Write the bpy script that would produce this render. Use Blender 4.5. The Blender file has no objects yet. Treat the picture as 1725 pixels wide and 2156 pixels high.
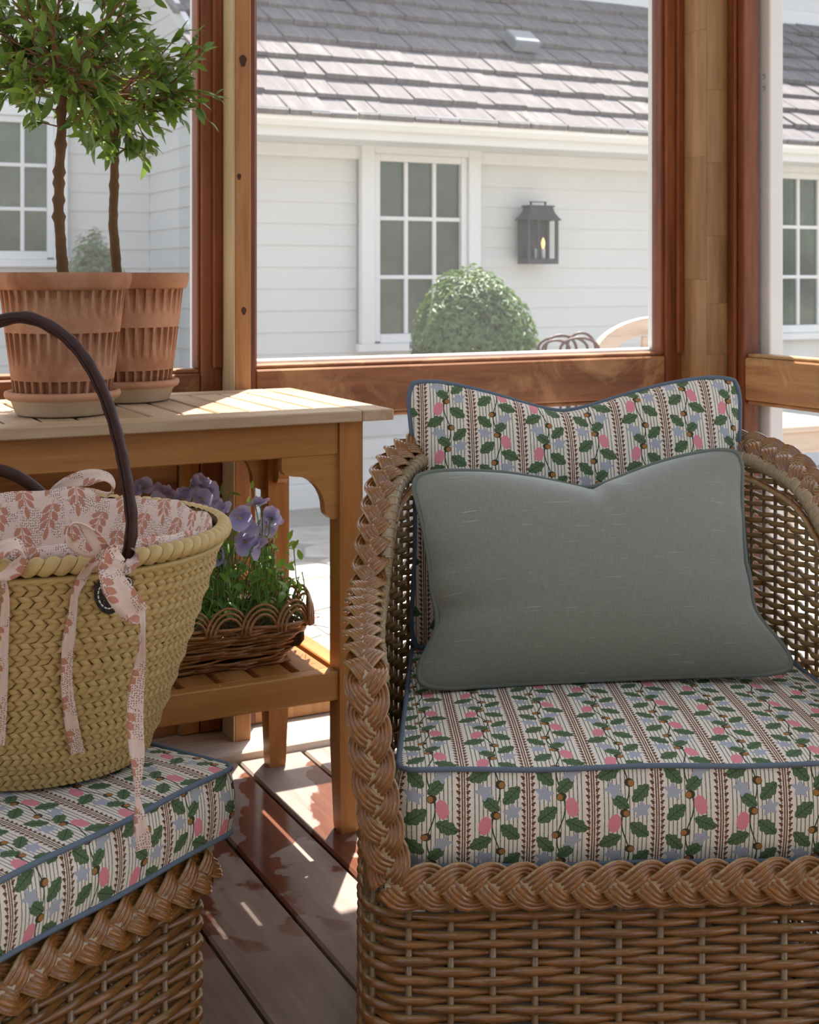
import bpy, math, random
import numpy as np
from mathutils import Vector, Matrix

random.seed(7)
rng = np.random.default_rng(7)
S = bpy.context.scene
COL = S.collection

# ------------------------------------------------------------------ camera
F = 2800.0; CX = 862.0; HY = 580.0; CAMZ = 1.0
YAW = math.radians(26.8); SA = math.sin(YAW); CA = math.cos(YAW)
cam = bpy.data.cameras.new('camera'); cam_o = bpy.data.objects.new('camera', cam); COL.objects.link(cam_o)
cam.sensor_fit = 'VERTICAL'; cam.sensor_height = 36.0; cam.sensor_width = 28.8
cam.lens = F*36/2156; cam.shift_y = -(1078-HY)/2156
cam.clip_start = .02
cam_o.location = (0, 0, CAMZ); cam_o.rotation_euler = (math.pi/2, 0, -YAW)
cam.dof.use_dof = True; cam.dof.focus_distance = 1.75; cam.dof.aperture_fstop = 13
S.camera = cam_o

# ------------------------------------------------------------------ sky, sun, exposure
SUN_EL = math.radians(63); SUN_AZ = (.56, .83)
w = bpy.data.worlds.new('world'); S.world = w; w.use_nodes = True
wn = w.node_tree.nodes; wl = w.node_tree.links
bg = wn['Background']
sky = wn.new('ShaderNodeTexSky'); sky.sky_type = 'NISHITA'; sky.sun_disc = False
sky.sun_elevation = SUN_EL; sky.sun_rotation = math.atan2(SUN_AZ[0], SUN_AZ[1])
sky.air_density = 1.0; sky.dust_density = 2.0; sky.ozone_density = 1.0
hsv = wn.new('ShaderNodeHueSaturation'); hsv.inputs['Saturation'].default_value = .62
wl.new(sky.outputs[0], hsv.inputs['Color']); wl.new(hsv.outputs[0], bg.inputs[0])
bg.inputs[1].default_value = .17
sun = bpy.data.lights.new('sun', 'SUN'); sun.energy = 6.0; sun.angle = .0093; sun.color = (1, .94, .86)
sun_o = bpy.data.objects.new('sun', sun); COL.objects.link(sun_o)
sd = Vector((SUN_AZ[0]*math.cos(SUN_EL), SUN_AZ[1]*math.cos(SUN_EL), math.sin(SUN_EL)))
sun_o.rotation_euler = sd.to_track_quat('Z', 'Y').to_euler(); sun_o.location = (4, 6, 9)
S.view_settings.view_transform = 'Standard'; S.view_settings.look = 'None'
S.view_settings.exposure = 1.28; S.view_settings.gamma = 1; S.view_settings.use_curve_mapping = False

# ------------------------------------------------------------------ helpers
def P(u, v, d):
    r = (u-CX)/F*d
    return Vector((d*SA+r*CA, d*CA-r*SA, CAMZ-(v-HY)/F*d))
def RD(r, d, z): return Vector((d*SA+r*CA, d*CA-r*SA, z))
WPOS = {}
def link(o, parent=None):
    COL.objects.link(o)
    if parent is not None:
        o.parent = parent
        if parent.type == 'EMPTY': o.matrix_parent_inverse = Matrix.Translation(-Vector(parent.location))
    return o
def tag(o, label=None, cat=None, group=None, kind=None):
    if label: o['label'] = label
    if cat: o['category'] = cat
    if group: o['group'] = group
    if kind: o['kind'] = kind
    return o
def thing(name, loc, label=None, cat=None, group=None, kind=None):
    o = bpy.data.objects.new(name, None); o.location = loc; o.empty_display_size = .05; COL.objects.link(o)
    return tag(o, label, cat, group, kind)
class MB:
    def __init__(s): s.v = []; s.f = []; s.uv = []; s.has = False
    def add(s, vs, fs, uvs=None):
        b = len(s.v); s.v.extend([tuple(x) for x in vs]); s.f.extend([tuple(i+b for i in f) for f in fs])
        if uvs is not None: s.has = True; s.uv.extend(uvs)
        else: s.uv.extend([(0, 0)]*len(vs))
        return s
    def box(s, x0, x1, y0, y1, z0, z1, ch=.003, M=None):
        ch = min(ch, (x1-x0)*.4, (y1-y0)*.4, (z1-z0)*.4)
        vs = []; idx = {}
        for i, x in enumerate((x0, x1)):
            for j, y in enumerate((y0, y1)):
                for k, z in enumerate((z0, z1)):
                    sx = (1, -1)[i]*ch; sy = (1, -1)[j]*ch; sz = (1, -1)[k]*ch
                    for a, p in enumerate(((x, y+sy, z+sz), (x+sx, y, z+sz), (x+sx, y+sy, z))):
                        idx[i, j, k, a] = len(vs); vs.append(p)
        q = idx; fs = []
        for i in (0, 1):
            fs.append([q[i, 0, 0, 0], q[i, 0, 1, 0], q[i, 1, 1, 0], q[i, 1, 0, 0]][::1 if i == 0 else -1])
            fs.append([q[0, i, 0, 1], q[1, i, 0, 1], q[1, i, 1, 1], q[0, i, 1, 1]][::1 if i == 0 else -1])
            fs.append([q[0, 0, i, 2], q[0, 1, i, 2], q[1, 1, i, 2], q[1, 0, i, 2]][::1 if i == 0 else -1])
        for i in (0, 1):
            for j in (0, 1):
                fs.append([q[i, j, 0, 0], q[i, j, 1, 0], q[i, j, 1, 1], q[i, j, 0, 1]])
                fs.append([q[i, 0, j, 0], q[i, 1, j, 0], q[i, 1, j, 2], q[i, 0, j, 2]])
                fs.append([q[0, i, j, 1], q[1, i, j, 1], q[1, i, j, 2], q[0, i, j, 2]])
                for k in (0, 1): fs.append([q[i, j, k, 0], q[i, j, k, 1], q[i, j, k, 2]])
        if M is not None: vs = [M @ Vector(p) for p in vs]
        return s.add(vs, fs)
    def tube(s, pts, r, n=6, nrm=None, closed=False, cap=True, vscale=1.0):
        pts = np.asarray(pts, float); m = len(pts)
        r = np.full(m, r) if np.isscalar(r) else np.asarray(r, float)
        if closed: t = np.roll(pts, -1, 0)-np.roll(pts, 1, 0)
        else: t = np.gradient(pts, axis=0)
        t /= np.linalg.norm(t, axis=1)[:, None]+1e-12
        if nrm is None:
            a = np.array([0, 0, 1.]) if abs(t[0][2]) < .8 else np.array([1., 0, 0])
            N = np.zeros_like(pts); cur = a
            for i in range(m):
                cur = cur-t[i]*np.dot(cur, t[i]); cur = cur/(np.linalg.norm(cur)+1e-12); N[i] = cur
        else:
            N = np.broadcast_to(np.asarray(nrm, float), pts.shape).copy()
            N -= t*np.sum(N*t, 1)[:, None]; N /= np.linalg.norm(N, axis=1)[:, None]+1e-12
        B = np.cross(t, N)
        ang = np.arange(n)*2*math.pi/n
        ring = pts[:, None, :]+r[:, None, None]*(np.cos(ang)[None, :, None]*N[:, None, :]+np.sin(ang)[None, :, None]*B[:, None, :])
        L = np.concatenate([[0], np.cumsum(np.linalg.norm(np.diff(pts, axis=0), axis=1))])*vscale
        vs = ring.reshape(-1, 3).tolist()
        uv = [(abs(2*j/n-1), float(L[i])) for i in range(m) for j in range(n)]   # u: 1 outward, 0 inward
        fs = []
        for i in range(m if closed else m-1):
            i2 = (i+1) % m
            for j in range(n):
                j2 = (j+1) % n; fs.append((i*n+j, i*n+j2, i2*n+j2, i2*n+j))
        if cap and not closed: fs.append(tuple(range(n))[::-1]); fs.append(tuple((m-1)*n+j for j in range(n)))
        return s.add(vs, fs, uv)
    def grid(s, G, UV=None, cu=False, cv=False, flip=False):
        G = np.asarray(G, float); a, b = G.shape[:2]
        fs = []
        for i in range(a if cu else a-1):
            for j in range(b if cv else b-1):
                f = (i*b+j, ((i+1) % a)*b+j, ((i+1) % a)*b+(j+1) % b, i*b+(j+1) % b)
                fs.append(f[::-1] if flip else f)
        return s.add(G.reshape(-1, 3).tolist(), fs, None if UV is None else [tuple(x) for x in np.asarray(UV).reshape(-1, 2).tolist()])
    def lathe(s, prof, c, n=48):
        a = np.arange(n)*2*math.pi/n
        G = np.array([[(c[0]+r*math.cos(x), c[1]+r*math.sin(x), z) for x in a] for r, z in prof])
        return s.grid(G, cv=True, flip=True)
    def mesh(s, name, mat, smooth=False):
        me = bpy.data.meshes.new(name); me.from_pydata(s.v, [], s.f)
        if s.has:
            uvl = me.uv_layers.new(name='UVMap')
            li = np.empty(len(me.loops), int); me.loops.foreach_get('vertex_index', li)
            uvl.data.foreach_set('uv', np.asarray(s.uv, float)[li].ravel())
        if mat is not None: me.materials.append(mat)
        if smooth: me.polygons.foreach_set('use_smooth', [True]*len(me.polygons))
        me.update(); return me
    def build(s, name, mat, parent=None, smooth=False, kind=None, label=None, recalc=False):
        me = s.mesh(name, mat, smooth)
        if recalc:
            import bmesh
            b = bmesh.new(); b.from_mesh(me); bmesh.ops.recalc_face_normals(b, faces=b.faces); b.to_mesh(me); b.free()
        o = bpy.data.objects.new(name, me); link(o, parent)
        return tag(o, label=label, kind=kind)
def boxobj(name, mat, parent, x0, x1, y0, y1, z0, z1, ch=.003, label=None):
    return MB().box(x0, x1, y0, y1, z0, z1, ch).build(name, mat, parent, label=label)
def spline(pts, n, closed=False):
    """Catmull-Rom through pts, resampled to n points at equal arc length (any dimension; arc length from first 3)"""
    p = np.asarray(pts, float)
    if closed: p = np.vstack([p[-1], p, p[0], p[1]])
    else: p = np.vstack([2*p[0]-p[1], p, 2*p[-1]-p[-2]])
    out = []
    for i in range(1, len(p)-2):
        for t in np.linspace(0, 1, 24, endpoint=False):
            a, b, c, d = p[i-1], p[i], p[i+1], p[i+2]
            out.append(.5*((2*b)+(-a+c)*t+(2*a-5*b+4*c-d)*t*t+(-a+3*b-3*c+d)*t**3))
    out.append(p[-2]); out = np.array(out)
    L = np.concatenate([[0], np.cumsum(np.linalg.norm(np.diff(out[:, :3], axis=0), axis=1))])
    q = np.linspace(0, L[-1], n+1)[:-1] if closed else np.linspace(0, L[-1], n)
    return np.stack([np.interp(q, L, out[:, k]) for k in range(out.shape[1])], 1)

# ------------------------------------------------------------------ material helpers
class G:
    def __init__(s, name, rough=.5, spec=.5):
        s.m = bpy.data.materials.new(name); s.m.use_nodes = True; s.nt = s.m.node_tree
        s.b = s.nt.nodes['Principled BSDF']; s.b.inputs['Roughness'].default_value = rough
        s.b.inputs['Specular IOR Level'].default_value = spec
    def n(s, t, **k):
        x = s.nt.nodes.new(t)
        for a, b in k.items(): setattr(x, a, b)
        return x
    def put(s, sock, v):
        if isinstance(v, bpy.types.NodeSocket): s.nt.links.new(v, sock)
        elif isinstance(v, (tuple, list)) and len(v) == 3 and sock.type == 'RGBA': sock.default_value = (*v, 1)
        else: sock.default_value = v
    def ma(s, op, a, b=None, c=None, clamp=False):
        x = s.n('ShaderNodeMath', operation=op); x.use_clamp = clamp
        for i, v in enumerate((a, b, c)):
            if v is not None: s.put(x.inputs[i], v)
        return x.outputs[0]
    def mix(s, f, a, b, mode='MIX'):
        x = s.n('ShaderNodeMix', data_type='RGBA', blend_type=mode)
        s.put(x.inputs[0], f); s.put(x.inputs[6], a); s.put(x.inputs[7], b); return x.outputs[2]
    def coord(s, kind='Object', scale=(1, 1, 1), rand=0.0):
        c = s.n('ShaderNodeTexCoord').outputs[kind]
        mp = s.n('ShaderNodeMapping'); s.put(mp.inputs['Vector'], c); mp.inputs['Scale'].default_value = scale
        if rand:
            oi = s.n('ShaderNodeObjectInfo'); cx = s.n('ShaderNodeCombineXYZ')
            for i, k in enumerate((1.0, 1.7, 2.3)): s.put(cx.inputs[i], s.ma('MULTIPLY', oi.outputs['Random'], rand*k))
            s.put(mp.inputs['Location'], cx.outputs[0])
        return mp.outputs[0]
    def noise(s, vec, scale, detail=4, rough=.55, dist=0.0):
        x = s.n('ShaderNodeTexNoise'); s.put(x.inputs['Vector'], vec); x.inputs['Scale'].default_value = scale
        x.inputs['Detail'].default_value = detail; x.inputs['Roughness'].default_value = rough; x.inputs['Distortion'].default_value = dist
        return x.outputs['Fac']
    def ramp(s, f, stops):
        x = s.n('ShaderNodeValToRGB'); s.put(x.inputs[0], f); e = x.color_ramp.elements
        while len(e) < len(stops): e.new(.5)
        for i, (p, c) in enumerate(stops): e[i].position = p; e[i].color = (*c, 1) if len(c) == 3 else c
        return x.outputs[0]
    def step(s, f, lo, hi):
        x = s.n('ShaderNodeMapRange'); x.clamp = True; s.put(x.inputs[0], f); x.inputs[1].default_value = lo; x.inputs[2].default_value = hi
        return x.outputs[0]
    def col(s, c): s.put(s.b.inputs['Base Color'], c); return s
    def bump(s, h, strength=.3, dist=.002):
        x = s.n('ShaderNodeBump'); s.put(x.inputs['Height'], h); x.inputs['Strength'].default_value = strength; x.inputs['Distance'].default_value = dist
        s.put(s.b.inputs['Normal'], x.outputs[0]); return s
    def rand(s): return s.n('ShaderNodeObjectInfo').outputs['Random']

def wood(name, c0, c1, c2, axis='x', rough=.5, scale=1.0, knots=.0, stain=None, rnd=9.0, spec=.35, blotch=None):
    g = G(name, rough, spec)
    st = {'x': (.09, 1, 1), 'y': (1, .09, 1), 'z': (1, 1, .09)}[axis]
    v = g.coord('Object', tuple(q*scale for q in st), rnd)
    big = g.noise(v, 9, 4, .6, 1.2); fine = g.noise(v, 70, 3, .6, .3)
    f = g.ma('ADD', g.ma('MULTIPLY', big, .72), g.ma('MULTIPLY', fine, .40))
    c = g.ramp(f, [(.40, c0), (.54, c1), (.70, c2)])
    c = g.mix(g.ma('MULTIPLY', g.rand(), .35), c, c0)
    if blotch:
        b = g.noise(g.coord('Object', (1, 1, 1), rnd), 7, 5, .65, .6)
        c = g.mix(g.step(b, .5, .68), c, blotch)
    if knots:
        kv = g.coord('Object', tuple(q*1.0 for q in {'x': (.45, 1, 1), 'y': (1, .45, 1), 'z': (1, 1, .45)}[axis]), rnd)
        vo = g.n('ShaderNodeTexVoronoi'); g.put(vo.inputs['Vector'], kv); vo.inputs['Scale'].default_value = knots
        k = g.step(vo.outputs['Distance'], .14, .05)
        c = g.mix(g.ma('MULTIPLY', k, .85), c, (.045, .018, .007))
    g.col(c).bump(f, .25, .001)
    return g.m
# ------------------------------------------------------------------ materials
M_red = wood('redwood_frame', (.10, .026, .008), (.20, .055, .016), (.30, .095, .03), 'z', .42)
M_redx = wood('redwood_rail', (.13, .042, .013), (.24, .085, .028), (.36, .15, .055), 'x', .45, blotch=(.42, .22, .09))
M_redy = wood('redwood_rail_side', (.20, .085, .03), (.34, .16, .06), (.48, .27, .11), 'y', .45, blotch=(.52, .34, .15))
M_post = wood('oak_post', (.20, .10, .038), (.29, .155, .062), (.38, .225, .098), 'z', .5)
M_postk = wood('cedar_post', (.24, .10, .032), (.36, .17, .06), (.46, .25, .10), 'z', .5, knots=5)
M_cream = wood('post_side_painted_light', (.40, .28, .14), (.52, .39, .21), (.62, .49, .29), 'z', .5)  # post wood made paler, with light from the left in its colour
M_teak = wood('teak_x', (.27, .105, .024), (.39, .165, .042), (.48, .235, .07), 'x', .42)
M_teaky = wood('teak_y', (.27, .105, .024), (.39, .165, .042), (.48, .235, .07), 'y', .42)
M_teakz = wood('teak_z', (.30, .115, .026), (.42, .175, .044), (.50, .245, .07), 'z', .42)
M_teakt = wood('teak_weathered_top_x', (.34, .22, .12), (.46, .33, .20), (.56, .43, .29), 'x', .5)
M_teakty = wood('teak_weathered_top_y', (.34, .22, .12), (.46, .33, .20), (.56, .43, .29), 'y', .5)
M_ply = wood('plywood_panel', (.16, .06, .02), (.34, .15, .055), (.5, .27, .11), 'x', .5, scale=.8, knots=3.2)
M_sill = wood('grey_sill', (.42, .36, .29), (.56, .5, .42), (.68, .63, .55), 'x', .6)
M_weather = wood('weathered_garden_wood', (.45, .33, .24), (.58, .44, .33), (.66, .53, .42), 'x', .7)

def plain(name, c, rough=.6, spec=.4, var=.08, sc=12):
    g = G(name, rough, spec)
    n = g.noise(g.coord('Object', (1, 1, 1), 5.0), sc, 4)
    g.col(g.mix(n, tuple(max(0, x*(1-var)) for x in c), tuple(min(1, x*(1+var)) for x in c)))
    return g.m
M_white = plain('white_paint', (.68, .68, .665), .5, .4, .03, 6)
M_siding = plain('white_clapboard', (.62, .615, .59), .6, .3, .03, 5)
M_gutter = plain('white_gutter', (.84, .84, .83), .35, .5, .03)
M_knot = plain('wood_knot', (.05, .02, .009), .6, .3, .5, 200)
M_dark = plain('dark_void', (.012, .010, .008), .9, .1)
M_iron = plain('lantern_iron', (.045, .045, .05), .5, .4, .25, 20)
M_rust = plain('rusted_metal', (.07, .025, .02), .5, .4, .3, 20)
M_candle = plain('candle_sleeve', (.75, .74, .68), .5, .4, .03)
M_soil = plain('potting_soil', (.05, .032, .02), .95, .1, .5, 60)
M_ceil = plain('ceiling_boards', (.70, .66, .58), .6, .3, .15, 6)
M_leather = plain('brown_leather', (.034, .011, .007), .45, .3, .35, 40)
M_patch = plain('black_leather', (.012, .010, .010), .42, .5, .3, 60)
M_thread = plain('white_thread', (.72, .68, .58), .7, .2, .05)
M_blue = plain('blue_piping', (.115, .15, .19), .8, .2, .12, 300)
M_trunk = plain('bark', (.13, .075, .036), .85, .2, .4, 60)
M_twig = plain('twig', (.20, .105, .05), .8, .2, .3, 40)
M_vent = plain('vent_metal', (.2, .22, .24), .4, .5, .1)

# glass of the house: reflected trees painted in as mottled grey-green
g = G('house_pane', .12, .5); n = g.noise(g.coord('Object'), 3, 4, .6)
g.col(g.ramp(n, [(.3, (.03, .04, .03)), (.55, (.06, .08, .055)), (.75, (.10, .13, .085))])); M_pane = g.m
g = G('lantern_glass', .05, .5); g.b.inputs['Transmission Weight'].default_value = 1; g.b.inputs['IOR'].default_value = 1.1; g.col((.9, .92, .92)); M_glass = g.m
g = G('lamp_bulb', .3); g.col((.9, .6, .3)); g.b.inputs['Emission Color'].default_value = (1, .55, .2, 1); g.b.inputs['Emission Strength'].default_value = .8; M_bulb = g.m

# insect screen: fine dusty mesh, mostly see-through
g = G('insect_screen', .8, .1)
tr = g.n('ShaderNodeBsdfTransparent'); df = g.n('ShaderNodeBsdfDiffuse'); tl = g.n('ShaderNodeBsdfTranslucent')
df.inputs[0].default_value = (.75, .75, .74, 1); tl.inputs[0].default_value = (.75, .75, .74, 1)
m1 = g.n('ShaderNodeMixShader'); m1.inputs[0].default_value = .5; g.nt.links.new(df.outputs[0], m1.inputs[1]); g.nt.links.new(tl.outputs[0], m1.inputs[2])
m2 = g.n('ShaderNodeMixShader'); g.nt.links.new(tr.outputs[0], m2.inputs[1]); g.nt.links.new(m1.outputs[0], m2.inputs[2])
nz = g.noise(g.coord('Object'), 5, 3); g.put(m2.inputs[0], g.ma('ADD', g.ma('MULTIPLY', nz, .05), .055))
out = [x for x in g.nt.nodes if x.type == 'OUTPUT_MATERIAL'][0]; g.nt.links.new(m2.outputs[0], out.inputs[0]); M_screen = g.m

# deck boards: dry grey-brown, wet red-brown patches
g = G('deck_board', .5, .4)
v = g.coord('Object', (1, .08, 1), 7.0); gr = g.ma('ADD', g.ma('MULTIPLY', g.noise(v, 14, 4, .6, .8), .7), g.ma('MULTIPLY', g.noise(v, 110, 3), .3))
dry = g.ramp(gr, [(.3, (.16, .115, .09)), (.5, (.25, .185, .15)), (.7, (.33, .26, .215))])
wet = g.ramp(gr, [(.3, (.085, .032, .02)), (.5, (.14, .055, .034)), (.7, (.2, .085, .055))])
wc = g.coord('Object', (1.0, .8, 1)); wn_ = g.noise(wc, 4.2, 5, .5, .35)
wm = g.step(wn_, .54, .555)
sp = g.n('ShaderNodeSeparateXYZ'); g.put(sp.inputs[0], g.coord('Object'))
wm = g.ma('MULTIPLY', wm, g.step(sp.outputs[1], 1.75, 2.0))
g.col(g.mix(wm, dry, wet)); g.put(g.b.inputs['Roughness'], g.ma('SUBTRACT', .55, g.ma('MULTIPLY', wm, .42)))
g.bump(gr, .2, .001); M_deck = g.m

# patio stone
g = G('flagstone', .8, .2)
n1 = g.noise(g.coord('Object', (1, 1, 1), 6.0), 4, 6, .65)
g.col(g.ramp(n1, [(.3, (.32, .295, .25)), (.55, (.44, .41, .36)), (.75, (.52, .49, .44))])); g.bump(n1, .3, .01); M_stone = g.m
M_grout = plain('patio_grout', (.28, .265, .23), .95, .1, .2, 8)

# weathered shingles with moss
g = G('cedar_shingle', .85, .2)
v = g.coord('Object', (1, .12, .12), 8.0); n1 = g.noise(v, 30, 4, .6)
c = g.ramp(n1, [(.3, (.12, .108, .11)), (.55, (.18, .165, .162)), (.75, (.26, .24, .232))])
c = g.mix(g.ma('MULTIPLY', g.rand(), .45), c, (.13, .12, .125))
c = g.mix(g.step(g.noise(g.coord('Object'), 1.6, 6, .7), .63, .70), c, (.11, .11, .045))
g.col(c).bump(n1, .4, .004); M_shingle = g.m
M_roofbase = plain('roof_underlay', (.03, .03, .03), .9, .1)

# terracotta
g = G('terracotta', .8, .25)
n1 = g.noise(g.coord('Object', (1, 1, 1), 3.0), 9, 6, .65, .5); n2 = g.noise(g.coord('Object', (1, 1, .4), 3.0), 30, 5, .7)
c = g.ramp(n1, [(.3, (.25, .105, .052)), (.5, (.35, .165, .09)), (.72, (.46, .27, .17))])
c = g.mix(g.ma('MULTIPLY', g.step(n2, .55, .8), .5), c, (.56, .40, .28)); g.col(c).bump(n2, .15, .001); M_terra = g.m
g = G('saucer_clay', .8, .25)
sp = g.n('ShaderNodeSeparateXYZ'); g.put(sp.inputs[0], g.coord('Object'))
n1 = g.noise(g.coord('Object', (1, 1, 1), 3.0), 14, 6, .65)
lo = g.ramp(n1, [(.3, (.42, .30, .19)), (.7, (.58, .46, .33))]); hi = g.ramp(n1, [(.3, (.36, .16, .08)), (.7, (.48, .27, .16))])
hz = g.ma('ADD', sp.outputs[2], g.ma('MULTIPLY', n1, .006))
g.col(g.mix(g.step(hz, .789, .793), lo, hi)); M_saucer = g.m

# leaves
def leafmat(name, c0, c1, rough=.35, trans=.42):
    g = G(name, rough, .5); r = g.rand(); n = g.noise(g.coord('Object', (1, 1, 1), 4.0), 30, 3)
    c = g.mix(g.ma('ADD', g.ma('MULTIPLY', r, .8), g.ma('MULTIPLY', n, .3)), c0, c1)
    g.col(c)
    t = g.n('ShaderNodeBsdfTranslucent'); g.put(t.inputs[0], g.mix(.5, c, (.30, .45, .05)))
    mx = g.n('ShaderNodeMixShader'); mx.inputs[0].default_value = trans
    o = [x for x in g.nt.nodes if x.type == 'OUTPUT_MATERIAL'][0]
    g.nt.links.new(g.b.outputs[0], mx.inputs[1]); g.nt.links.new(t.outputs[0], mx.inputs[2]); g.nt.links.new(mx.outputs[0], o.inputs[0])
    return g.m
M_leaf = leafmat('myrtle_leaf', (.03, .085, .02), (.20, .31, .05))
M_pleaf = leafmat('pansy_leaf', (.08, .22, .03), (.32, .55, .09))
M_bush = leafmat('boxwood_leaf', (.03, .085, .015), (.14, .235, .055), .5, .2)
M_bush2 = leafmat('hedge_leaf', (.08, .14, .06), (.16, .22, .10), .5, .3)
M_stem = leafmat('pansy_stem', (.12, .25, .04), (.20, .34, .07), .5, .2)

# pansy petals (uv: x across, y from eye to rim)
g = G('pansy_petal', .5, .3)
uv = g.n('ShaderNodeSeparateXYZ'); g.put(uv.inputs[0], g.n('ShaderNodeTexCoord').outputs['UV'])
vein = g.noise(g.coord('UV', (14, 1.2, 1)), 3, 3)
c = g.mix(uv.outputs[1], (.46, .41, .74), (.76, .71, .93)); c = g.mix(g.ma('MULTIPLY', g.step(vein, .5, .7), .3), c, (.34, .27, .62))
c = g.mix(g.ma('MULTIPLY', g.rand(), .45), c, (.80, .75, .94)); g.col(c)
t = g.n('ShaderNodeBsdfTranslucent'); g.put(t.inputs[0], c); mx = g.n('ShaderNodeMixShader'); mx.inputs[0].default_value = .4
o = [x for x in g.nt.nodes if x.type == 'OUTPUT_MATERIAL'][0]
g.nt.links.new(g.b.outputs[0], mx.inputs[1]); g.nt.links.new(t.outputs[0], mx.inputs[2]); g.nt.links.new(mx.outputs[0], o.inputs[0]); M_petal = g.m
M_eye = plain('pansy_eye', (.75, .45, .03), .6, .2, .1)

# rattan: brown skin on the outward face of each cane, pale limewash in the grooves
def rattan(name, b0, b1, pale, lo=.45, hi=.72, rough=.34):
    g = G(name, rough, .5)
    uv = g.n('ShaderNodeSeparateXYZ'); g.put(uv.inputs[0], g.n('ShaderNodeTexCoord').outputs['UV'])
    n1 = g.noise(g.coord('Object', (1, 1, 1), 3.0), 38, 4, .6); n2 = g.noise(g.coord('Object', (1, 1, 1), 3.0), 160, 3, .6)
    br = g.mix(g.step(n1, .3, .7), b0, b1)
    f = g.ma('ADD', uv.outputs[0], g.ma('MULTIPLY', g.ma('SUBTRACT', g.ma('ADD', g.ma('MULTIPLY', n1, .6), g.ma('MULTIPLY', n2, .4)), .5), .9))
    c = g.mix(g.step(f, lo, hi), pale, br); g.col(c); g.bump(n2, .2, .0008)
    g.b.inputs['Coat Weight'].default_value = .35; g.b.inputs['Coat Roughness'].default_value = .18
    return g.m
M_rattan = rattan('rattan_braid', (.12, .041, .0075), (.29, .115, .025), (.46, .315, .14), .58, .82, .27)
M_weave = rattan('rattan_weave', (.12, .044, .009), (.29, .122, .028), (.39, .25, .095), .45, .8, .30)
M_stake = rattan('rattan_stake', (.22, .14, .068), (.31, .21, .11), (.2, .13, .06), .2, .6)
M_band = rattan('rattan_wrap', (.24, .17, .09), (.34, .25, .14), (.38, .3, .18), .4, .8)
M_willow = rattan('willow', (.20, .078, .018), (.42, .19, .05), (.46, .26, .09), .15, .5)

# straw palm leaf
g = G('palm_straw', .5, .4)
n1 = g.noise(g.coord('Object', (1, 1, 1), 5.0), 22, 4); n2 = g.noise(g.coord('Generated', (3, 60, 1), 5.0), 3, 2)
c = g.mix(n1, (.42, .285, .10), (.58, .42, .19)); c = g.mix(g.ma('MULTIPLY', g.rand(), .5), c, (.46, .34, .12))
c = g.mix(g.ma('MULTIPLY', n2, .25), c, (.34, .24, .09)); g.col(c).bump(n2, .2, .0005); M_straw = g.m
M_strawdark = plain('straw_lining', (.16, .10, .035), .8, .2, .2, 40)

# grey-green linen
def linen_bump(g, k=1.0):
    uv = g.n('ShaderNodeTexCoord').outputs['UV']
    a = g.n('ShaderNodeMapping'); g.put(a.inputs[0], uv); a.inputs['Scale'].default_value = (60, 1500, 1)
    b = g.n('ShaderNodeMapping'); g.put(b.inputs[0], uv); b.inputs['Scale'].default_value = (1500, 60, 1)
    return g.ma('ADD', g.noise(a.outputs[0], 1, 2), g.noise(b.outputs[0], 1, 2))
g = G('green_linen', .75, .25)
h = linen_bump(g); a = g.coord('UV', (14, 420, 1)); sl = g.noise(a, 1, 2, .5)
c = g.mix(g.step(h, .7, 1.3), (.165, .18, .145), (.235, .25, .205)); c = g.mix(g.step(sl, .67, .73), c, (.34, .36, .31))
g.col(c).bump(h, .25, .0006); g.b.inputs['Sheen Weight'].default_value = .6; g.b.inputs['Sheen Roughness'].default_value = .4; M_linen = g.m
M_linenp = plain('green_piping', (.14, .16, .135), .8, .2, .1, 300)

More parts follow.
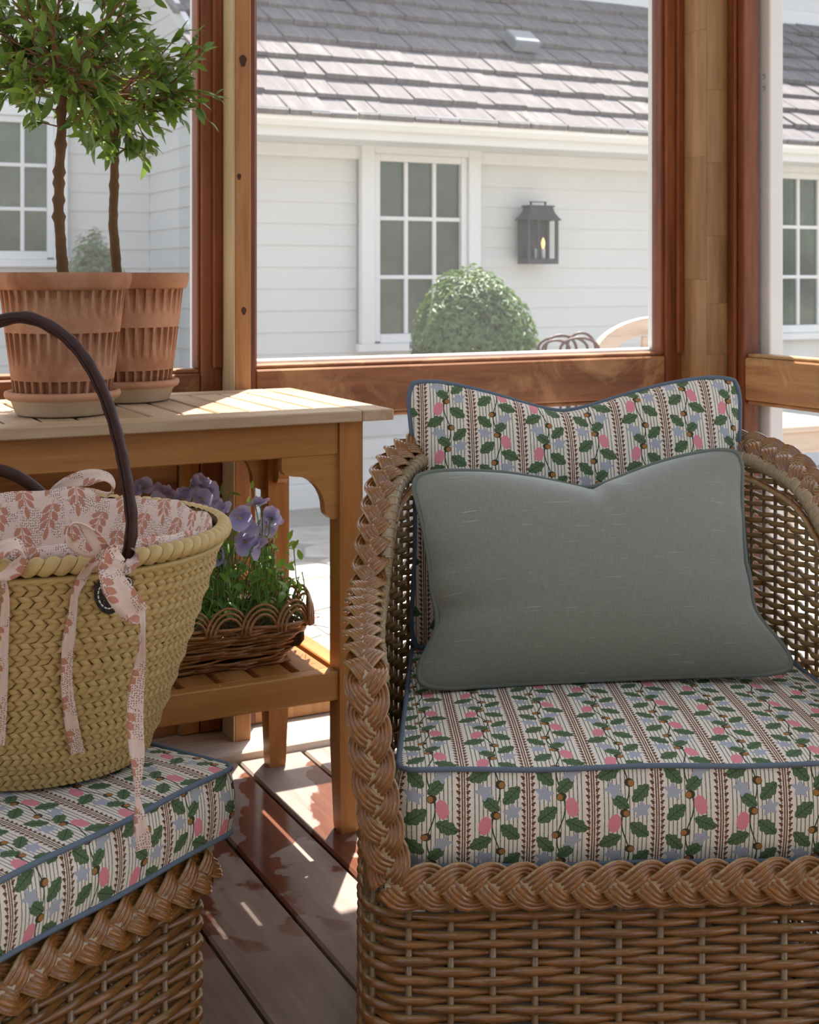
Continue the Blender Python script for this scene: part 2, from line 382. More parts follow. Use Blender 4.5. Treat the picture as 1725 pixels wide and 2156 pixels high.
# printed floral stripe cotton (flat print, uv in metres)
def floral():
    g = G('floral_stripe_print', .85, .2); k = 1/1.9e-4; p = 382.0; rep = 388.0
    uv = g.n('ShaderNodeSeparateXYZ'); g.put(uv.inputs[0], g.n('ShaderNodeTexCoord').outputs['UV'])
    wob = g.noise(g.coord('UV', (1, 1, 1)), 900, 2)
    w_ = g.ma('MULTIPLY', g.ma('SUBTRACT', wob, .5), 7.0)
    U = g.ma('ADD', g.ma('MULTIPLY', uv.outputs[0], k), w_); V = g.ma('ADD', g.ma('MULTIPLY', uv.outputs[1], -k), w_)
    ci = g.ma('FLOOR', g.ma('DIVIDE', U, p))
    xl = g.ma('SUBTRACT', U, g.ma('MULTIPLY', g.ma('ADD', ci, .5), p))
    par = g.ma('FLOORED_MODULO', ci, 2.0)
    x = g.ma('MULTIPLY', xl, g.ma('SUBTRACT', 1.0, g.ma('MULTIPLY', par, 2.0)))
    y = g.ma('ADD', V, g.ma('MULTIPLY', par, 290.0))
    h = linen_bump(g)
    c = g.mix(g.step(h, .7, 1.3), (.65, .59, .505), (.79, .74, .655))
    # thin green pinstripes
    s = g.ma('ABSOLUTE', g.ma('WRAP', xl, 12.5, -12.5))
    ax = g.ma('ABSOLUTE', xl)
    sm = g.ma('MULTIPLY', g.ma('LESS_THAN', s, 2.9), g.ma('LESS_THAN', ax, 142.0))
    c = g.mix(sm, c, (.11, .155, .075))
    # brown band
    bx = g.ma('SUBTRACT', p/2, ax)
    brown = (.14, .065, .022)
    ln = g.ma('LESS_THAN', g.ma('ABSOLUTE', g.ma('SUBTRACT', bx, 7.0)), 4.2)
    def ell(a, b): return g.ma('LESS_THAN', g.ma('ADD', g.ma('MULTIPLY', a, a), g.ma('MULTIPLY', b, b)), 1.0)
    e1 = ell(g.ma('DIVIDE', g.ma('SUBTRACT', bx, 26.0), 9.0), g.ma('DIVIDE', g.ma('WRAP', V, 18.0, -18.0), 12.0))
    e2 = ell(g.ma('DIVIDE', g.ma('SUBTRACT', bx, 35.0), 7.5), g.ma('DIVIDE', g.ma('WRAP', g.ma('ADD', V, 8.0), 18.0, -18.0), 6.0))
    e3 = ell(g.ma('DIVIDE', g.ma('SUBTRACT', bx, 24.0), 4.5), g.ma('DIVIDE', g.ma('WRAP', g.ma('ADD', V, 18.0), 18.0, -18.0), 5.0))
    bm = g.ma('MAXIMUM', g.ma('MAXIMUM', ln, e1), g.ma('MAXIMUM', e2, e3))
    c = g.mix(bm, c, brown)
    # stem
    sx = g.ma('MULTIPLY', g.ma('SINE', g.ma('ADD', g.ma('MULTIPLY', y, 2*math.pi/rep), -2.2)), 24.0)
    stem = g.ma('LESS_THAN', g.ma('ABSOLUTE', g.ma('SUBTRACT', x, sx)), 4.2)
    c = g.mix(stem, c, (.035, .06, .03))
    def loc(x0, y0, ang):
        dx = g.ma('SUBTRACT', x, x0); dy = g.ma('WRAP', g.ma('SUBTRACT', y, y0), rep/2, -rep/2)
        ca, sa = math.cos(math.radians(ang)), math.sin(math.radians(ang))
        return (g.ma('ADD', g.ma('MULTIPLY', dx, ca), g.ma('MULTIPLY', dy, sa)), g.ma('SUBTRACT', g.ma('MULTIPLY', dy, ca), g.ma('MULTIPLY', dx, sa)))
    def leaf(x0, y0, ang, L, Wd, c):
        a, b = loc(x0, y0, ang); A = g.ma('DIVIDE', a, L)
        lob = g.ma('ADD', .84, g.ma('MULTIPLY', g.ma('ABSOLUTE', g.ma('SINE', g.ma('MULTIPLY', A, 5.2))), .30))
        wd = g.ma('MULTIPLY', g.ma('MULTIPLY', g.ma('POWER', g.ma('MAXIMUM', g.ma('SUBTRACT', 1.0, g.ma('MULTIPLY', A, A)), 0.0), .72), Wd*.92), lob)
        ab = g.ma('ABSOLUTE', b); m = g.ma('LESS_THAN', ab, wd)
        vn = g.ma('LESS_THAN', g.ma('MINIMUM', ab, g.ma('MULTIPLY', g.ma('ABSOLUTE', g.ma('WRAP', g.ma('SUBTRACT', a, g.ma('MULTIPLY', ab, .8)), 13.0, -13.0)), 1.5)), 2.1)
        c = g.mix(m, c, (.095, .15, .07)); return g.mix(g.ma('MULTIPLY', m, vn), c, (.025, .055, .028))
    def blob(x0, y0, ang, ra, rb, colr, c, scal=0.0, n=5):
        a, b = loc(x0, y0, ang); A = g.ma('DIVIDE', a, ra); B = g.ma('DIVIDE', b, rb)
        r2 = g.ma('ADD', g.ma('MULTIPLY', A, A), g.ma('MULTIPLY', B, B))
        if scal:
            th = g.ma('ARCTAN2', B, A); r2 = g.ma('MULTIPLY', r2, g.ma('ADD', 1.0, g.ma('MULTIPLY', g.ma('COSINE', g.ma('MULTIPLY', th, float(n))), scal)))
        return g.mix(g.ma('LESS_THAN', r2, 1.0), c, colr)
    blue = (.36, .385, .43); pink = (.66, .24, .27)
    c = blob(66, 235, 75, 56, 38, pink, c, .10, 9)
    c = leaf(-92, 66, 42, 68, 41, c); c = leaf(30, 112, -38, 62, 38, c)
    c = leaf(-80, 275, -35, 69, 44, c); c = leaf(92, 340, 25, 70, 44, c)
    c = blob(-96, 158, 25, 44, 34, blue, c, .5, 5); c = blob(66, 46, -30, 46, 33, blue, c, .5, 5)
    for (ax_, ay_) in ((4, 176), (-27, 7)):
        c = blob(ax_, ay_, -10, 30, 24, (.055, .05, .028), c); c = blob(ax_-9, ay_+2, 0, 18, 17, (.34, .16, .05), c)
    g.col(c).bump(h, .3, .0007); return g.m
M_floral = floral()

def liner():
    g = G('pink_leaf_print', .85, .2)
    uv = g.n('ShaderNodeSeparateXYZ'); tc = g.n('ShaderNodeTexCoord').outputs['UV']; g.put(uv.inputs[0], tc)
    k = 1000.0; pw = 34.0; rep = 46.0
    U = g.ma('MULTIPLY', uv.outputs[0], k); V = g.ma('MULTIPLY', uv.outputs[1], k)
    ci = g.ma('FLOOR', g.ma('DIVIDE', U, pw)); xl = g.ma('SUBTRACT', U, g.ma('MULTIPLY', g.ma('ADD', ci, .5), pw))
    par = g.ma('FLOORED_MODULO', ci, 2.0)
    x0_ = g.ma('MULTIPLY', xl, g.ma('SUBTRACT', 1.0, g.ma('MULTIPLY', par, 2.0)))
    y = g.ma('WRAP', g.ma('ADD', V, g.ma('MULTIPLY', par, rep/2)), rep/2, -rep/2)
    x = g.ma('SUBTRACT', x0_, g.ma('MULTIPLY', y, .25))
    h = linen_bump(g)
    c = g.mix(g.step(h, .7, 1.3), (.62, .47, .39), (.74, .60, .51))
    vo = g.n('ShaderNodeTexVoronoi'); mp = g.n('ShaderNodeMapping'); g.put(mp.inputs[0], tc); mp.inputs['Scale'].default_value = (380, 380, 1)
    g.put(vo.inputs['Vector'], mp.outputs[0]); vo.inputs['Scale'].default_value = 1.0; vo.voronoi_dimensions = '2D'; vo.inputs['Randomness'].default_value = .55
    rm = g.step(g.noise(g.coord('UV', (1, 1, 1)), 38, 2), .47, .5)
    dots = g.ma('MULTIPLY', g.ma('LESS_THAN', vo.outputs['Distance'], .24), rm)
    c = g.mix(dots, c, (.13, .07, .045))
    lc = (.46, .215, .145)
    st = g.ma('MULTIPLY', g.ma('LESS_THAN', g.ma('ABSOLUTE', x), .5), g.ma('LESS_THAN', g.ma('ABSOLUTE', y), 18.0))
    msk = st
    ax = g.ma('ABSOLUTE', x)
    for (lx, ly, ang, L, W) in ((6.5, -9, 38, 7.2, 3.2), (6.8, -.5, 42, 7.2, 3.3), (6, 7.5, 48, 6.8, 3.1), (0, 17, 90, 7.5, 3.4)):
        xx = ax if lx else x
        dx = g.ma('SUBTRACT', xx, float(lx)); dy = g.ma('SUBTRACT', y, float(ly)); ca, sa = math.cos(math.radians(ang)), math.sin(math.radians(ang))
        a = g.ma('DIVIDE', g.ma('ADD', g.ma('MULTIPLY', dx, ca), g.ma('MULTIPLY', dy, sa)), L); b = g.ma('ABSOLUTE', g.ma('SUBTRACT', g.ma('MULTIPLY', dy, ca), g.ma('MULTIPLY', dx, sa)))
        msk = g.ma('MAXIMUM', msk, g.ma('LESS_THAN', b, g.ma('MULTIPLY', g.ma('SUBTRACT', 1.0, g.ma('MULTIPLY', a, a)), W)))
    c = g.mix(msk, c, lc); g.col(c).bump(h, .3, .0006); return g.m
M_liner = liner()
# ------------------------------------------------------------------ porch structure
fl = thing('floor', (0, 1, 0), kind='structure')
boxobj('subfloor', M_dark, fl, -2.6, 2.5, -2.6, 2.62, -.10, -.06, .002)
k = 0; x = .776-.1425*23
bm_ = None
while x < 2.45:
    x1 = x+.1425
    if bm_ is None:
        bm_ = MB().box(-.0685, .0685, -2.6, 2.60, -.028, 0, .004).mesh('floor_board', M_deck)
    o = bpy.data.objects.new('floor_board', bm_); link(o, fl); o.location = ((x+x1)/2, 0, 0); x = x1
# sill ledge along the back wall
tr1 = MB().box(-2.6, 2.5, 2.602, 2.70, -.03, .018, .004).build('trim_1', M_sill, kind='structure')
tr2 = MB().box(-2.6, 2.5, 2.703, 2.86, -.03, .016, .004).build('trim_2', M_sill, kind='structure')

wb = thing('wall_back', (.5, 2.74, 0), kind='structure')
# mullion post, corner post
MB().box(.933, .969, 2.662, 2.80, .018, 2.0, .002).build('post', M_postk, wb)
MB().box(.9305, .9335, 2.6625, 2.735, .018, 2.0, .0005).build('post_lit_side', M_cream, wb)  # side face of the post, sky light painted into its pale colour
cpost = MB().box(2.178, 2.26, 2.66, 2.80, .018, 2.0, .003)
cpost.build('corner_post_core', M_post, wb)
zs = [.018, .31, .555, .80, .93, 1.10, 1.285, 1.47, 1.70, 2.0]
for i in range(len(zs)-1):
    boxobj('corner_board', M_post, wb, 2.1785, 2.25, 2.652, 2.6605, zs[i]+.0001, zs[i+1]-.0001, .0004)
zs = [.018, .44, .70, .99, 1.30, 1.62, 2.0]
for i in range(len(zs)-1):
    boxobj('corner_board', M_post, wb, 2.170, 2.1785, 2.652, 2.742, zs[i]+.0001, zs[i+1]-.0001, .0006)
for (ku, kv, kr) in ((512, 128, .0075), (504, 372, .004), (514, 655, .005)):
    kd = 2.66/(CA-(ku-CX)/F*SA); kp = P(ku, kv, kd)
    MB().add([(kp.x+kr*math.cos(a)*(1+.2*math.sin(3*a)), y_, kp.z+1.7*kr*math.sin(a)) for y_ in (2.6605, 2.664) for a in np.arange(12)*math.pi/6], [tuple(range(12))]+[(i, (i+1) % 12, 12+(i+1) % 12, 12+i) for i in range(12)]).build('knot', M_knot, wb)
# stiles (with beads) and rails
def stile(x0, x1, b0, b1):
    boxobj('stile', M_red, wb, x0, x1, 2.742, 2.80, .02, 2.0, .003)
    boxobj('stile_bead', M_red, wb, b0, b1, 2.730, 2.7425, .80 if b0 > .9 else .80, 2.0, .003)
stile(.886, .933, .909, .930); stile(.969, 1.010, .972, .990); stile(2.122, 2.178, 2.150, 2.170)
boxobj('glazing_bead', M_red, wb, .880, .887, 2.752, 2.792, .80, 2.0, .002)
boxobj('glazing_bead', M_red, wb, 1.009, 1.016, 2.752, 2.792, .80, 2.0, .002)
boxobj('glazing_bead', M_red, wb, 2.113, 2.123, 2.752, 2.792, .80, 2.0, .002)
boxobj('middle_rail', M_redx, wb, 1.010, 2.122, 2.745, 2.80, .688, .794, .004)
boxobj('rail_cap', M_redx, wb, 1.010, 2.122, 2.755, 2.80, .7945, .803, .002)
boxobj('rail_cap', M_redx, wb, 1.010, 2.122, 2.755, 2.80, .677, .6875, .003)
boxobj('middle_rail', M_redx, wb, -2.5, .886, 2.745, 2.80, .688, .79, .004)
boxobj('rail_cap', M_redx, wb, -2.5, .886, 2.755, 2.80, .7905, .799, .002)
# left bay: plywood below the rail with battens
boxobj('wood_panel', M_ply, wb, -2.5, .84, 2.762, 2.79, .018, .688, .002)
boxobj('panel_batten', M_postk, wb, .842, .885, 2.752, 2.79, .018, .688, .002)
boxobj('bottom_rail', M_postk, wb, .969, 2.178, 2.75, 2.80, .018, .062, .003)
boxobj('header_beam', M_redx, wb, -2.6, 2.5, 2.66, 2.76, 2.0, 2.2, .004)
# white outside casing
boxobj('outer_casing', M_white, wb, .892, 1.030, 2.805, 2.845, -.03, 2.0, .003)
boxobj('outer_casing', M_white, wb, 2.140, 2.36, 2.805, 2.845, -.03, 2.2, .003)
boxobj('outer_sill', M_white, wb, 1.030, 2.140, 2.803, 2.835, .790, .8115, .003)

wr = thing('wall_right', (2.28, 1.5, 0), kind='structure')
boxobj('stile', M_red, wr, 2.253, 2.305, 2.600, 2.662, .02, 2.0, .003)
boxobj('stile_bead', M_red, wr, 2.243, 2.2535, 2.622, 2.650, .02, 2.0, .003)
boxobj('middle_rail', M_redy, wr, 2.255, 2.31, .2, 2.60, .688, .794, .004)
boxobj('rail_cap', M_redy, wr, 2.265, 2.31, .2, 2.60, .7945, .803, .002)
boxobj('rail_cap', M_redy, wr, 2.265, 2.31, .2, 2.60, .677, .6875, .003)
boxobj('bottom_rail', M_redy, wr, 2.255, 2.31, .2, 2.60, 0, .06, .003)
boxobj('header_beam', M_redy, wr, 2.2, 2.36, -2.6, 2.66, 2.0, 2.2, .004)
boxobj('post', M_post, wr, 2.22, 2.31, .1, .2, 0, 2.0, .003)
boxobj('outer_casing', M_white, wr, 2.315, 2.36, 2.574, 2.806, -.03, 2.2, .003)
for zz in (1.505, 1.475):
    hk = MB().tube([P(1606, 580-(zz-1)*2800/3.36, 3.358)+Vector((0, dy, dz)) for dy, dz in ((0, 0), (-.006, .004), (-.008, -.006), (-.002, -.009))], .0012, 6)
    hk.build('hook', M_vent, wr, smooth=True)

ce = thing('ceiling', (0, 0, 2.2), kind='structure')
SKX0, SKX1, SKY0, SKY1 = -1.8, 2.1, -.15, 1.32      # unseen ceiling opening, added for soft light from above on the seating
for x0, x1, y0, y1 in ((-2.6, 2.5, SKY1, 2.84), (-2.6, 2.5, -2.6, SKY0), (-2.6, SKX0, SKY0, SKY1), (SKX1, 2.5, SKY0, SKY1)): boxobj('ceiling_panel', M_ceil, ce, x0, x1, y0, y1, 2.2, 2.25, .004)
for xx in (-1.0, -.2, .6, 1.4): boxobj('added_opening_bar', M_white, ce, xx-.02, xx+.02, SKY0, SKY1, 2.2, 2.25, .004)  # bars across the added opening

wl_ = thing('wall_left', (-2.6, 0, 0), kind='structure')
boxobj('header_beam', M_redy, wl_, -2.6, -2.5, -2.6, 2.66, 2.0, 2.2, .004)
for yy in (-2.55, -.9, .8): boxobj('post', M_post, wl_, -2.6, -2.5, yy, yy+.1, 0, 2.0, .003)
boxobj('middle_rail', M_redy, wl_, -2.58, -2.52, -2.5, 2.66, .688, .794, .004)
boxobj('wood_panel', M_ply, wl_, -2.57, -2.55, -2.5, 2.66, 0, .688, .003)
wf_ = thing('wall_front', (0, -2.6, 0), kind='structure')
boxobj('header_beam', M_redx, wf_, -2.5, 2.2, -2.6, -2.5, 2.0, 2.2, .004)
for xx in (-.9, .8): boxobj('post', M_post, wf_, xx, xx+.1, -2.6, -2.5, 0, 2.0, .003)
boxobj('added_wall_boards', M_siding, wf_, -2.5, 2.2, -2.58, -2.53, 0, 2.0, .003)  # unseen solid wall, added to darken the fronts facing the camera

def quad(name, mat, parent, vs):
    return MB().add(vs, [(0, 1, 2, 3)]).build(name, mat, parent)
def window(n, pts_list):
    wo = thing('window_%d' % n, pts_list[0][0], kind='structure')
    for p in pts_list: quad('insect_screen', M_screen, wo, p)
Yw = 2.775
window(1, [[(-2.5, Yw, .795), (.885, Yw, .795), (.885, Yw, 2.0), (-2.5, Yw, 2.0)]])
window(2, [[(1.012, Yw, .80), (2.120, Yw, .80), (2.120, Yw, 2.0), (1.012, Yw, 2.0)], [(.969, Yw, .06), (2.178, Yw, .06), (2.178, Yw, .685), (.969, Yw, .685)]])
Xw = 2.285
window(3, [[(Xw, .2, .80), (Xw, 2.60, .80), (Xw, 2.60, 2.0), (Xw, .2, 2.0)], [(Xw, .2, .06), (Xw, 2.60, .06), (Xw, 2.60, .685), (Xw, .2, .685)]])

# ------------------------------------------------------------------ patio
GZ = -.40
pa = MB().box(-30, 40, -30, 45, GZ-.2, GZ-.012, .01).build('ground', M_grout, kind='structure')
pav = thing('patio', (3, 5, GZ), kind='structure')
gx = np.arange(1.0, 7.2, .52); gy = np.arange(3.0, 7.5, .44)
rr = np.random.default_rng(3)
J = rr.uniform(-.13, .13, (len(gx)+1, len(gy)+1, 2))
def gp(i, j): return np.array([1.0+i*.52, 3.0+j*.44])+J[i, j]
for i in range(len(gx)):
    for j in range(len(gy)):
        q = np.array([gp(i, j), gp(i+1, j), gp(i+1, j+1), gp(i, j+1)]); c = q.mean(0)
        if q[:, 1].max() > 7.46: continue
        # chamfered outline, 8 corners, shrunk for the joint
        o8 = []
        for a in range(4):
            p, nx_, pv = q[a], q[(a+1) % 4], q[a-1]
            o8 += [p+(pv-p)*.18, p+(nx_-p)*.18]
        o8 = [c+(p-c)*.955 for p in o8]; hz = GZ+rr.uniform(-.004, .004)
        vs = [(p[0], p[1], GZ-.03) for p in o8]+[(p[0], p[1], hz-.004) for p in o8]+[(c+(p-c)*.975).tolist()+[hz] for p in o8]
        fs = [tuple(range(16, 24))]+[(a, (a+1) % 8, 8+(a+1) % 8, 8+a) for a in range(8)]+[(8+a, 8+(a+1) % 8, 16+(a+1) % 8, 16+a) for a in range(8)]
        MB().add(vs, fs).build('paving_stone', M_stone, pav)

# ------------------------------------------------------------------ house
ho = thing('house', (5, 7.6, GZ), 'white clapboard house with a grey shingle roof across the patio', 'building')
HX0, HX1, HYw, HYl = 2.587, 9.5, 7.5, 9.24
boxobj('wall_core', M_siding, ho, HX0+.03, HX1, HYw+.03, 9.5, GZ-.1, 1.98, .002)
gv = [(xx, a, b) for xx in (HX0+.03, HX0+.25) for a, b in ((HYw+.03, 1.9), (9.5, 1.9), (9.5, 3.60), (HYw+.03, 2.21))]
MB().add(gv, [(0, 1, 2, 3), (7, 6, 5, 4), (0, 4, 5, 1), (1, 5, 6, 2), (2, 6, 7, 3), (3, 7, 4, 0)]).build('gable_core', M_siding, ho)
WINS = [(3.566, 4.142), (6.81, 7.386)]
ex = .132
def lap(x0, x1, y, z, axis='y', parent=ho):
    """one clapboard, its lower edge proud"""
    if axis == 'y': prof = [(y, z), (y-.014, z), (y-.005, z+ex+.01), (y, z+ex+.01)]; vs = [(xx, a, b) for xx in (x0, x1) for a, b in prof]
    else: prof = [(y, z), (y-.014, z), (y-.005, z+ex+.01), (y, z+ex+.01)]; vs = [(a, xx, b) for xx in (x0, x1) for a, b in prof]
    fs = [(0, 1, 2, 3), (7, 6, 5, 4)]+[(i, 4+i, 4+(i+1) % 4, (i+1) % 4) for i in range(4)]
    return MB().add(vs, fs).build('clapboard', M_siding, parent, recalc=True)
z = GZ
while z < 1.72:
    segs = [(HX0, 3.43), (4.28, 6.67), (7.53, HX1)] if .45 < z < 1.75 else [(HX0, HX1)]
    if .3 < z < .45 or z < .3: segs = [(HX0, HX1)]
    for a, b in segs: lap(a, b, HYw+.03, z)
    z += ex
z = GZ
while z < 3.1:
    yb = 7.02+(z+ex-1.965+.10)/.7
    if yb < HYl-.05: lap(max(HYw, yb), HYl+.02, HX0+.03, z, 'x')
    z += ex
z = GZ
boxobj('wall_core', M_siding, ho, -4, HX0+.03, HYl+.03, HYl+.3, GZ-.1, 6.0, .002)
while z < 4.2:
    lap(-4, HX0+.02, HYl+.03, z) if not (.95 < z < 2.15) else (lap(-4, 1.25, HYl+.03, z), lap(2.02, HX0+.02, HYl+.03, z))
    z += ex
boxobj('base_board', M_white, ho, HX0-.01, HX1, HYw-.03, HYw+.03, GZ-.05, GZ+.13, .004)

def house_window(X0, X1, Y, Z0, Z1, nc, nr, cas=.09):
    wi = MB()
    fr = .045
    for a, b, c, d in ((X0-fr, X0, Z0-fr, Z1+fr), (X1, X1+fr, Z0-fr, Z1+fr), (X0, X1, Z1, Z1+fr), (X0, X1, Z0-fr*1.3, Z0)):
        wi.box(a, b, Y-.035, Y+.02, c, d, .004)
    wo = wi.build('window', M_white, ho)
    cs = MB()
    for a, b, c, d in ((X0-fr-cas, X0-fr, Z0-fr*1.3, Z1+fr+cas), (X1+fr, X1+fr+cas, Z0-fr*1.3, Z1+fr+cas), (X0-fr, X1+fr, Z1+fr, Z1+fr+cas), (X0-fr-cas-.02, X1+fr+cas+.02, Z0-fr*1.3-.05, Z0-fr*1.3)):
        cs.box(a, b, Y-.055, Y, c, d, .005)
    cs.build('window_casing', M_white, wo)
    mw = .026; pw = (X1-X0-mw*(nc-1))/nc; ph = (Z1-Z0-mw*(nr-1))/nr
    for i in range(nc):
        for j in range(nr):
            a = X0+i*(pw+mw); b = Z0+j*(ph+mw)
            boxobj('pane', M_pane, wo, a-.003, a+pw+.003, Y+.002, Y+.008, b-.003, b+ph+.003, .001)
    for i in range(nc-1):
        a = X0+(i+1)*pw+i*mw; boxobj('muntin', M_white, wo, a, a+mw, Y-.022, Y+.002, Z0, Z1, .004)
    for j in range(nr-1):
        b = Z0+(j+1)*ph+j*mw; boxobj('muntin', M_white, wo, X0, X1, Y-.020, Y+.001, b, b+mw, .004)
for a, b in WINS: house_window(a, b, HYw-.005, .635, 1.712, 3, 3)
house_window(1.38, 1.883, HYl-.005, 1.165, 2.033, 3, 3)

# eaves
boxobj('soffit', M_white, ho, HX0-.12, HX1, 7.10, HYw+.03, 1.80, 1.82, .003)
boxobj('frieze_board', M_white, ho, HX0-.02, HX1, HYw-.03, HYw+.03, 1.72, 1.80, .004)
boxobj('fascia', M_white, ho, HX0-.12, HX1, 7.08, 7.105, 1.795, 1.90, .003)
gu = MB(); pr = [(7.085, 1.945), (7.085, 1.86), (7.03, 1.85), (6.985, 1.88), (6.965, 1.945), (6.975, 1.945), (6.995, 1.89), (7.03, 1.865), (7.075, 1.87), (7.075, 1.945)]
vs = [(xx, a, b) for xx in (HX0-.14, HX1) for a, b in pr]; n_ = len(pr)
gu.add(vs, [(i, n_+i, n_+(i+1) % n_, (i+1) % n_) for i in range(n_)]+[tuple(range(n_)), tuple(range(2*n_-1, n_-1, -1))])
gu.build('gutter', M_gutter, ho, recalc=True)
# roof
SL = .70; RY0, RZ0 = 7.02, 1.965; RY1 = 8.80
def rz(y): return RZ0+SL*(y-RY0)
RX0, RX1 = HX0-.13, 9.0
ro = MB().add([(RX0, RY0, rz(RY0)-.03), (HX1, RY0, rz(RY0)-.03), (HX1, RY1, rz(RY1)-.03), (RX0, RY1, rz(RY1)-.03),
               (RX0, RY0, rz(RY0)-.10), (HX1, RY0, rz(RY0)-.10), (HX1, RY1, rz(RY1)-.10), (RX0, RY1, rz(RY1)-.10)],
              [(0, 1, 2, 3), (7, 6, 5, 4), (0, 4, 5, 1), (1, 5, 6, 2), (2, 6, 7, 3), (3, 7, 4, 0)]).build('roof', M_roofbase, ho)
th = math.atan(SL); sm = {}
rr = np.random.default_rng(5); cnt = 0
rest = MB()
row = 0; dy = .205
while RY0-.05+row*dy < RY1:
    y0 = RY0-.06+row*dy; xx = RX0-rr.uniform(0, .12)
    while xx < RX1:
        wd = rr.choice([.13, .17, .20, .23, .27]); ln = dy/math.cos(th)+.06
        key = (wd, int(rr.integers(2)))
        if key not in sm:
            t0, t1 = (.024, .004) if key[1] else (.033, .005)
            vs = [(0, 0, 0), (wd-.006, 0, 0), (wd-.006, ln, 0), (0, ln, 0), (.002, .002, t0), (wd-.008, .002, t0), (wd-.006, ln, t1), (0, ln, t1)]
            sm[key] = MB().add(vs, [(3, 2, 1, 0), (4, 5, 6, 7), (0, 1, 5, 4), (1, 2, 6, 5), (2, 3, 7, 6), (3, 0, 4, 7)]).mesh('shingle', M_shingle)
        Mx = Matrix.Translation((xx, y0+rr.uniform(-.008, .012), rz(y0)-.028+.004)) @ Matrix.Rotation(th-.035, 4, 'X') @ Matrix.Rotation(rr.uniform(-.02, .02), 4, 'Z')
        if row < 9 and cnt < 300:
            o = bpy.data.objects.new('shingle', sm[key]); link(o, ro); o.matrix_basis = Mx; cnt += 1
        else:
            me = sm[key]; rest.add([Mx @ v.co for v in me.vertices], [tuple(p.vertices) for p in me.polygons])
        xx += wd
    row += 1
if rest.v: rest.build('shingle_field', M_shingle, ro, kind='stuff')
# barge board on the rake
rk = MB(); vs = []
for xx in (RX0-.02, RX0+.015):
    vs += [(xx, RY0-.02, rz(RY0)-.13), (xx, RY1+.4, rz(RY1+.4)-.13), (xx, RY1+.4, rz(RY1+.4)-.005), (xx, RY0-.02, rz(RY0)-.005)]
rk.add(vs, [(0, 1, 2, 3), (7, 6, 5, 4), (0, 4, 5, 1), (1, 5, 6, 2), (2, 6, 7, 3), (3, 7, 4, 0)]).build('barge_board', M_siding, ho)
# upper storey
boxobj('upper_wall', M_siding, ho, HX0+.05, HX1, 8.83, 9.2, 3.0, 4.6, .003)
boxobj('skirt_board', M_white, ho, HX0+.05, HX1, 8.79, 8.84, 3.17, 3.30, .004)
z = 3.30
for i in range(9): lap(HX0+.05, HX1, 8.84, z); z += ex
boxobj('upper_eave', M_white, ho, HX0-.1, HX1, 8.50, 9.2, 4.14, 4.25, .005)
# vent on the roof
vp = P(1095, 108, 9.25); vz = rz(vp.y)
MB().box(-.10, .10, -.09, .09, 0, .09, .01, Matrix.Translation((vp.x, vp.y, vz)) @ Matrix.Rotation(th, 4, 'X')).build('roof_vent', M_vent, ho)

# ------------------------------------------------------------------ wall lantern
LX, LZ, LY = 4.68, 1.075, 7.46
la = thing('wall_lantern', (LX, LY, LZ), 'black iron lantern with candle lamp fixed to the white house wall', 'lantern')
hw, dp, hh = .118, .13, .285
boxobj('back_plate', M_iron, la, LX-hw, LX+hw, LY-.012, LY, LZ, LZ+hh, .002)
boxobj('base', M_iron, la, LX-hw, LX+hw, LY-dp, LY, LZ, LZ+.035, .003)
cn = MB()
for sx in (-1, 1):
    for yy in (LY-dp, LY-.022): cn.box(LX+sx*(hw-.011)-.011, LX+sx*(hw-.011)+.011, yy, yy+.018, LZ+.03, LZ+hh, .002)
cn.build('frame', M_iron, la)
boxobj('mullion', M_iron, la, LX-.045, LX-.03, LY-dp, LY-dp+.012, LZ+.03, LZ+hh, .002)
boxobj('inner_panel', M_iron, la, LX-.03, LX+.055, LY-.03, LY-.02, LZ+.03, LZ+hh, .002)
boxobj('glass', M_glass, la, LX-hw+.02, LX+hw-.02, LY-dp+.004, LY-dp+.008, LZ+.035, LZ+hh, .0005)
rf = []
for s_, zz in ((1.12, 0), (1.12, .008), (1.0, .02), (.82, .05), (.72, .085), (.82, .088), (.82, .098), (.0, .10)):
    a, b = hw*s_, dp*.5*s_
    rf.append([(LX-a, LY-dp/2-b, LZ+hh+zz), (LX+a, LY-dp/2-b, LZ+hh+zz), (LX+a, LY-dp/2+b, LZ+hh+zz), (LX-a, LY-dp/2+b, LZ+hh+zz)])
MB().grid(rf, cv=True).build('roof_cap', M_iron, la)
tp = MB()
for sx in (-1, 1): tp.box(LX+sx*.055-.006, LX+sx*.055+.006, LY-dp/2-.006, LY-dp/2+.006, LZ+hh+.097, LZ+hh+.118, .002)
tp.box(LX-.065, LX+.065, LY-dp/2-.01, LY-dp/2+.01, LZ+hh+.118, LZ+hh+.124, .002)
tp.build('finial', M_iron, la)
for cx_ in (-.015, .035):
    cs = MB().tube([(LX+cx_, LY-.07, LZ+.035), (LX+cx_, LY-.07, LZ+.10)], .014, 10).build('candle', M_candle, la, smooth=False)
    if cx_ > 0:
        MB().lathe([(.001, LZ+.10), (.008, LZ+.105), (.012, LZ+.125), (.013, LZ+.14), (.008, LZ+.16), (.001, LZ+.175)], (LX+cx_, LY-.07), 10).build('bulb', M_bulb, la, smooth=True)

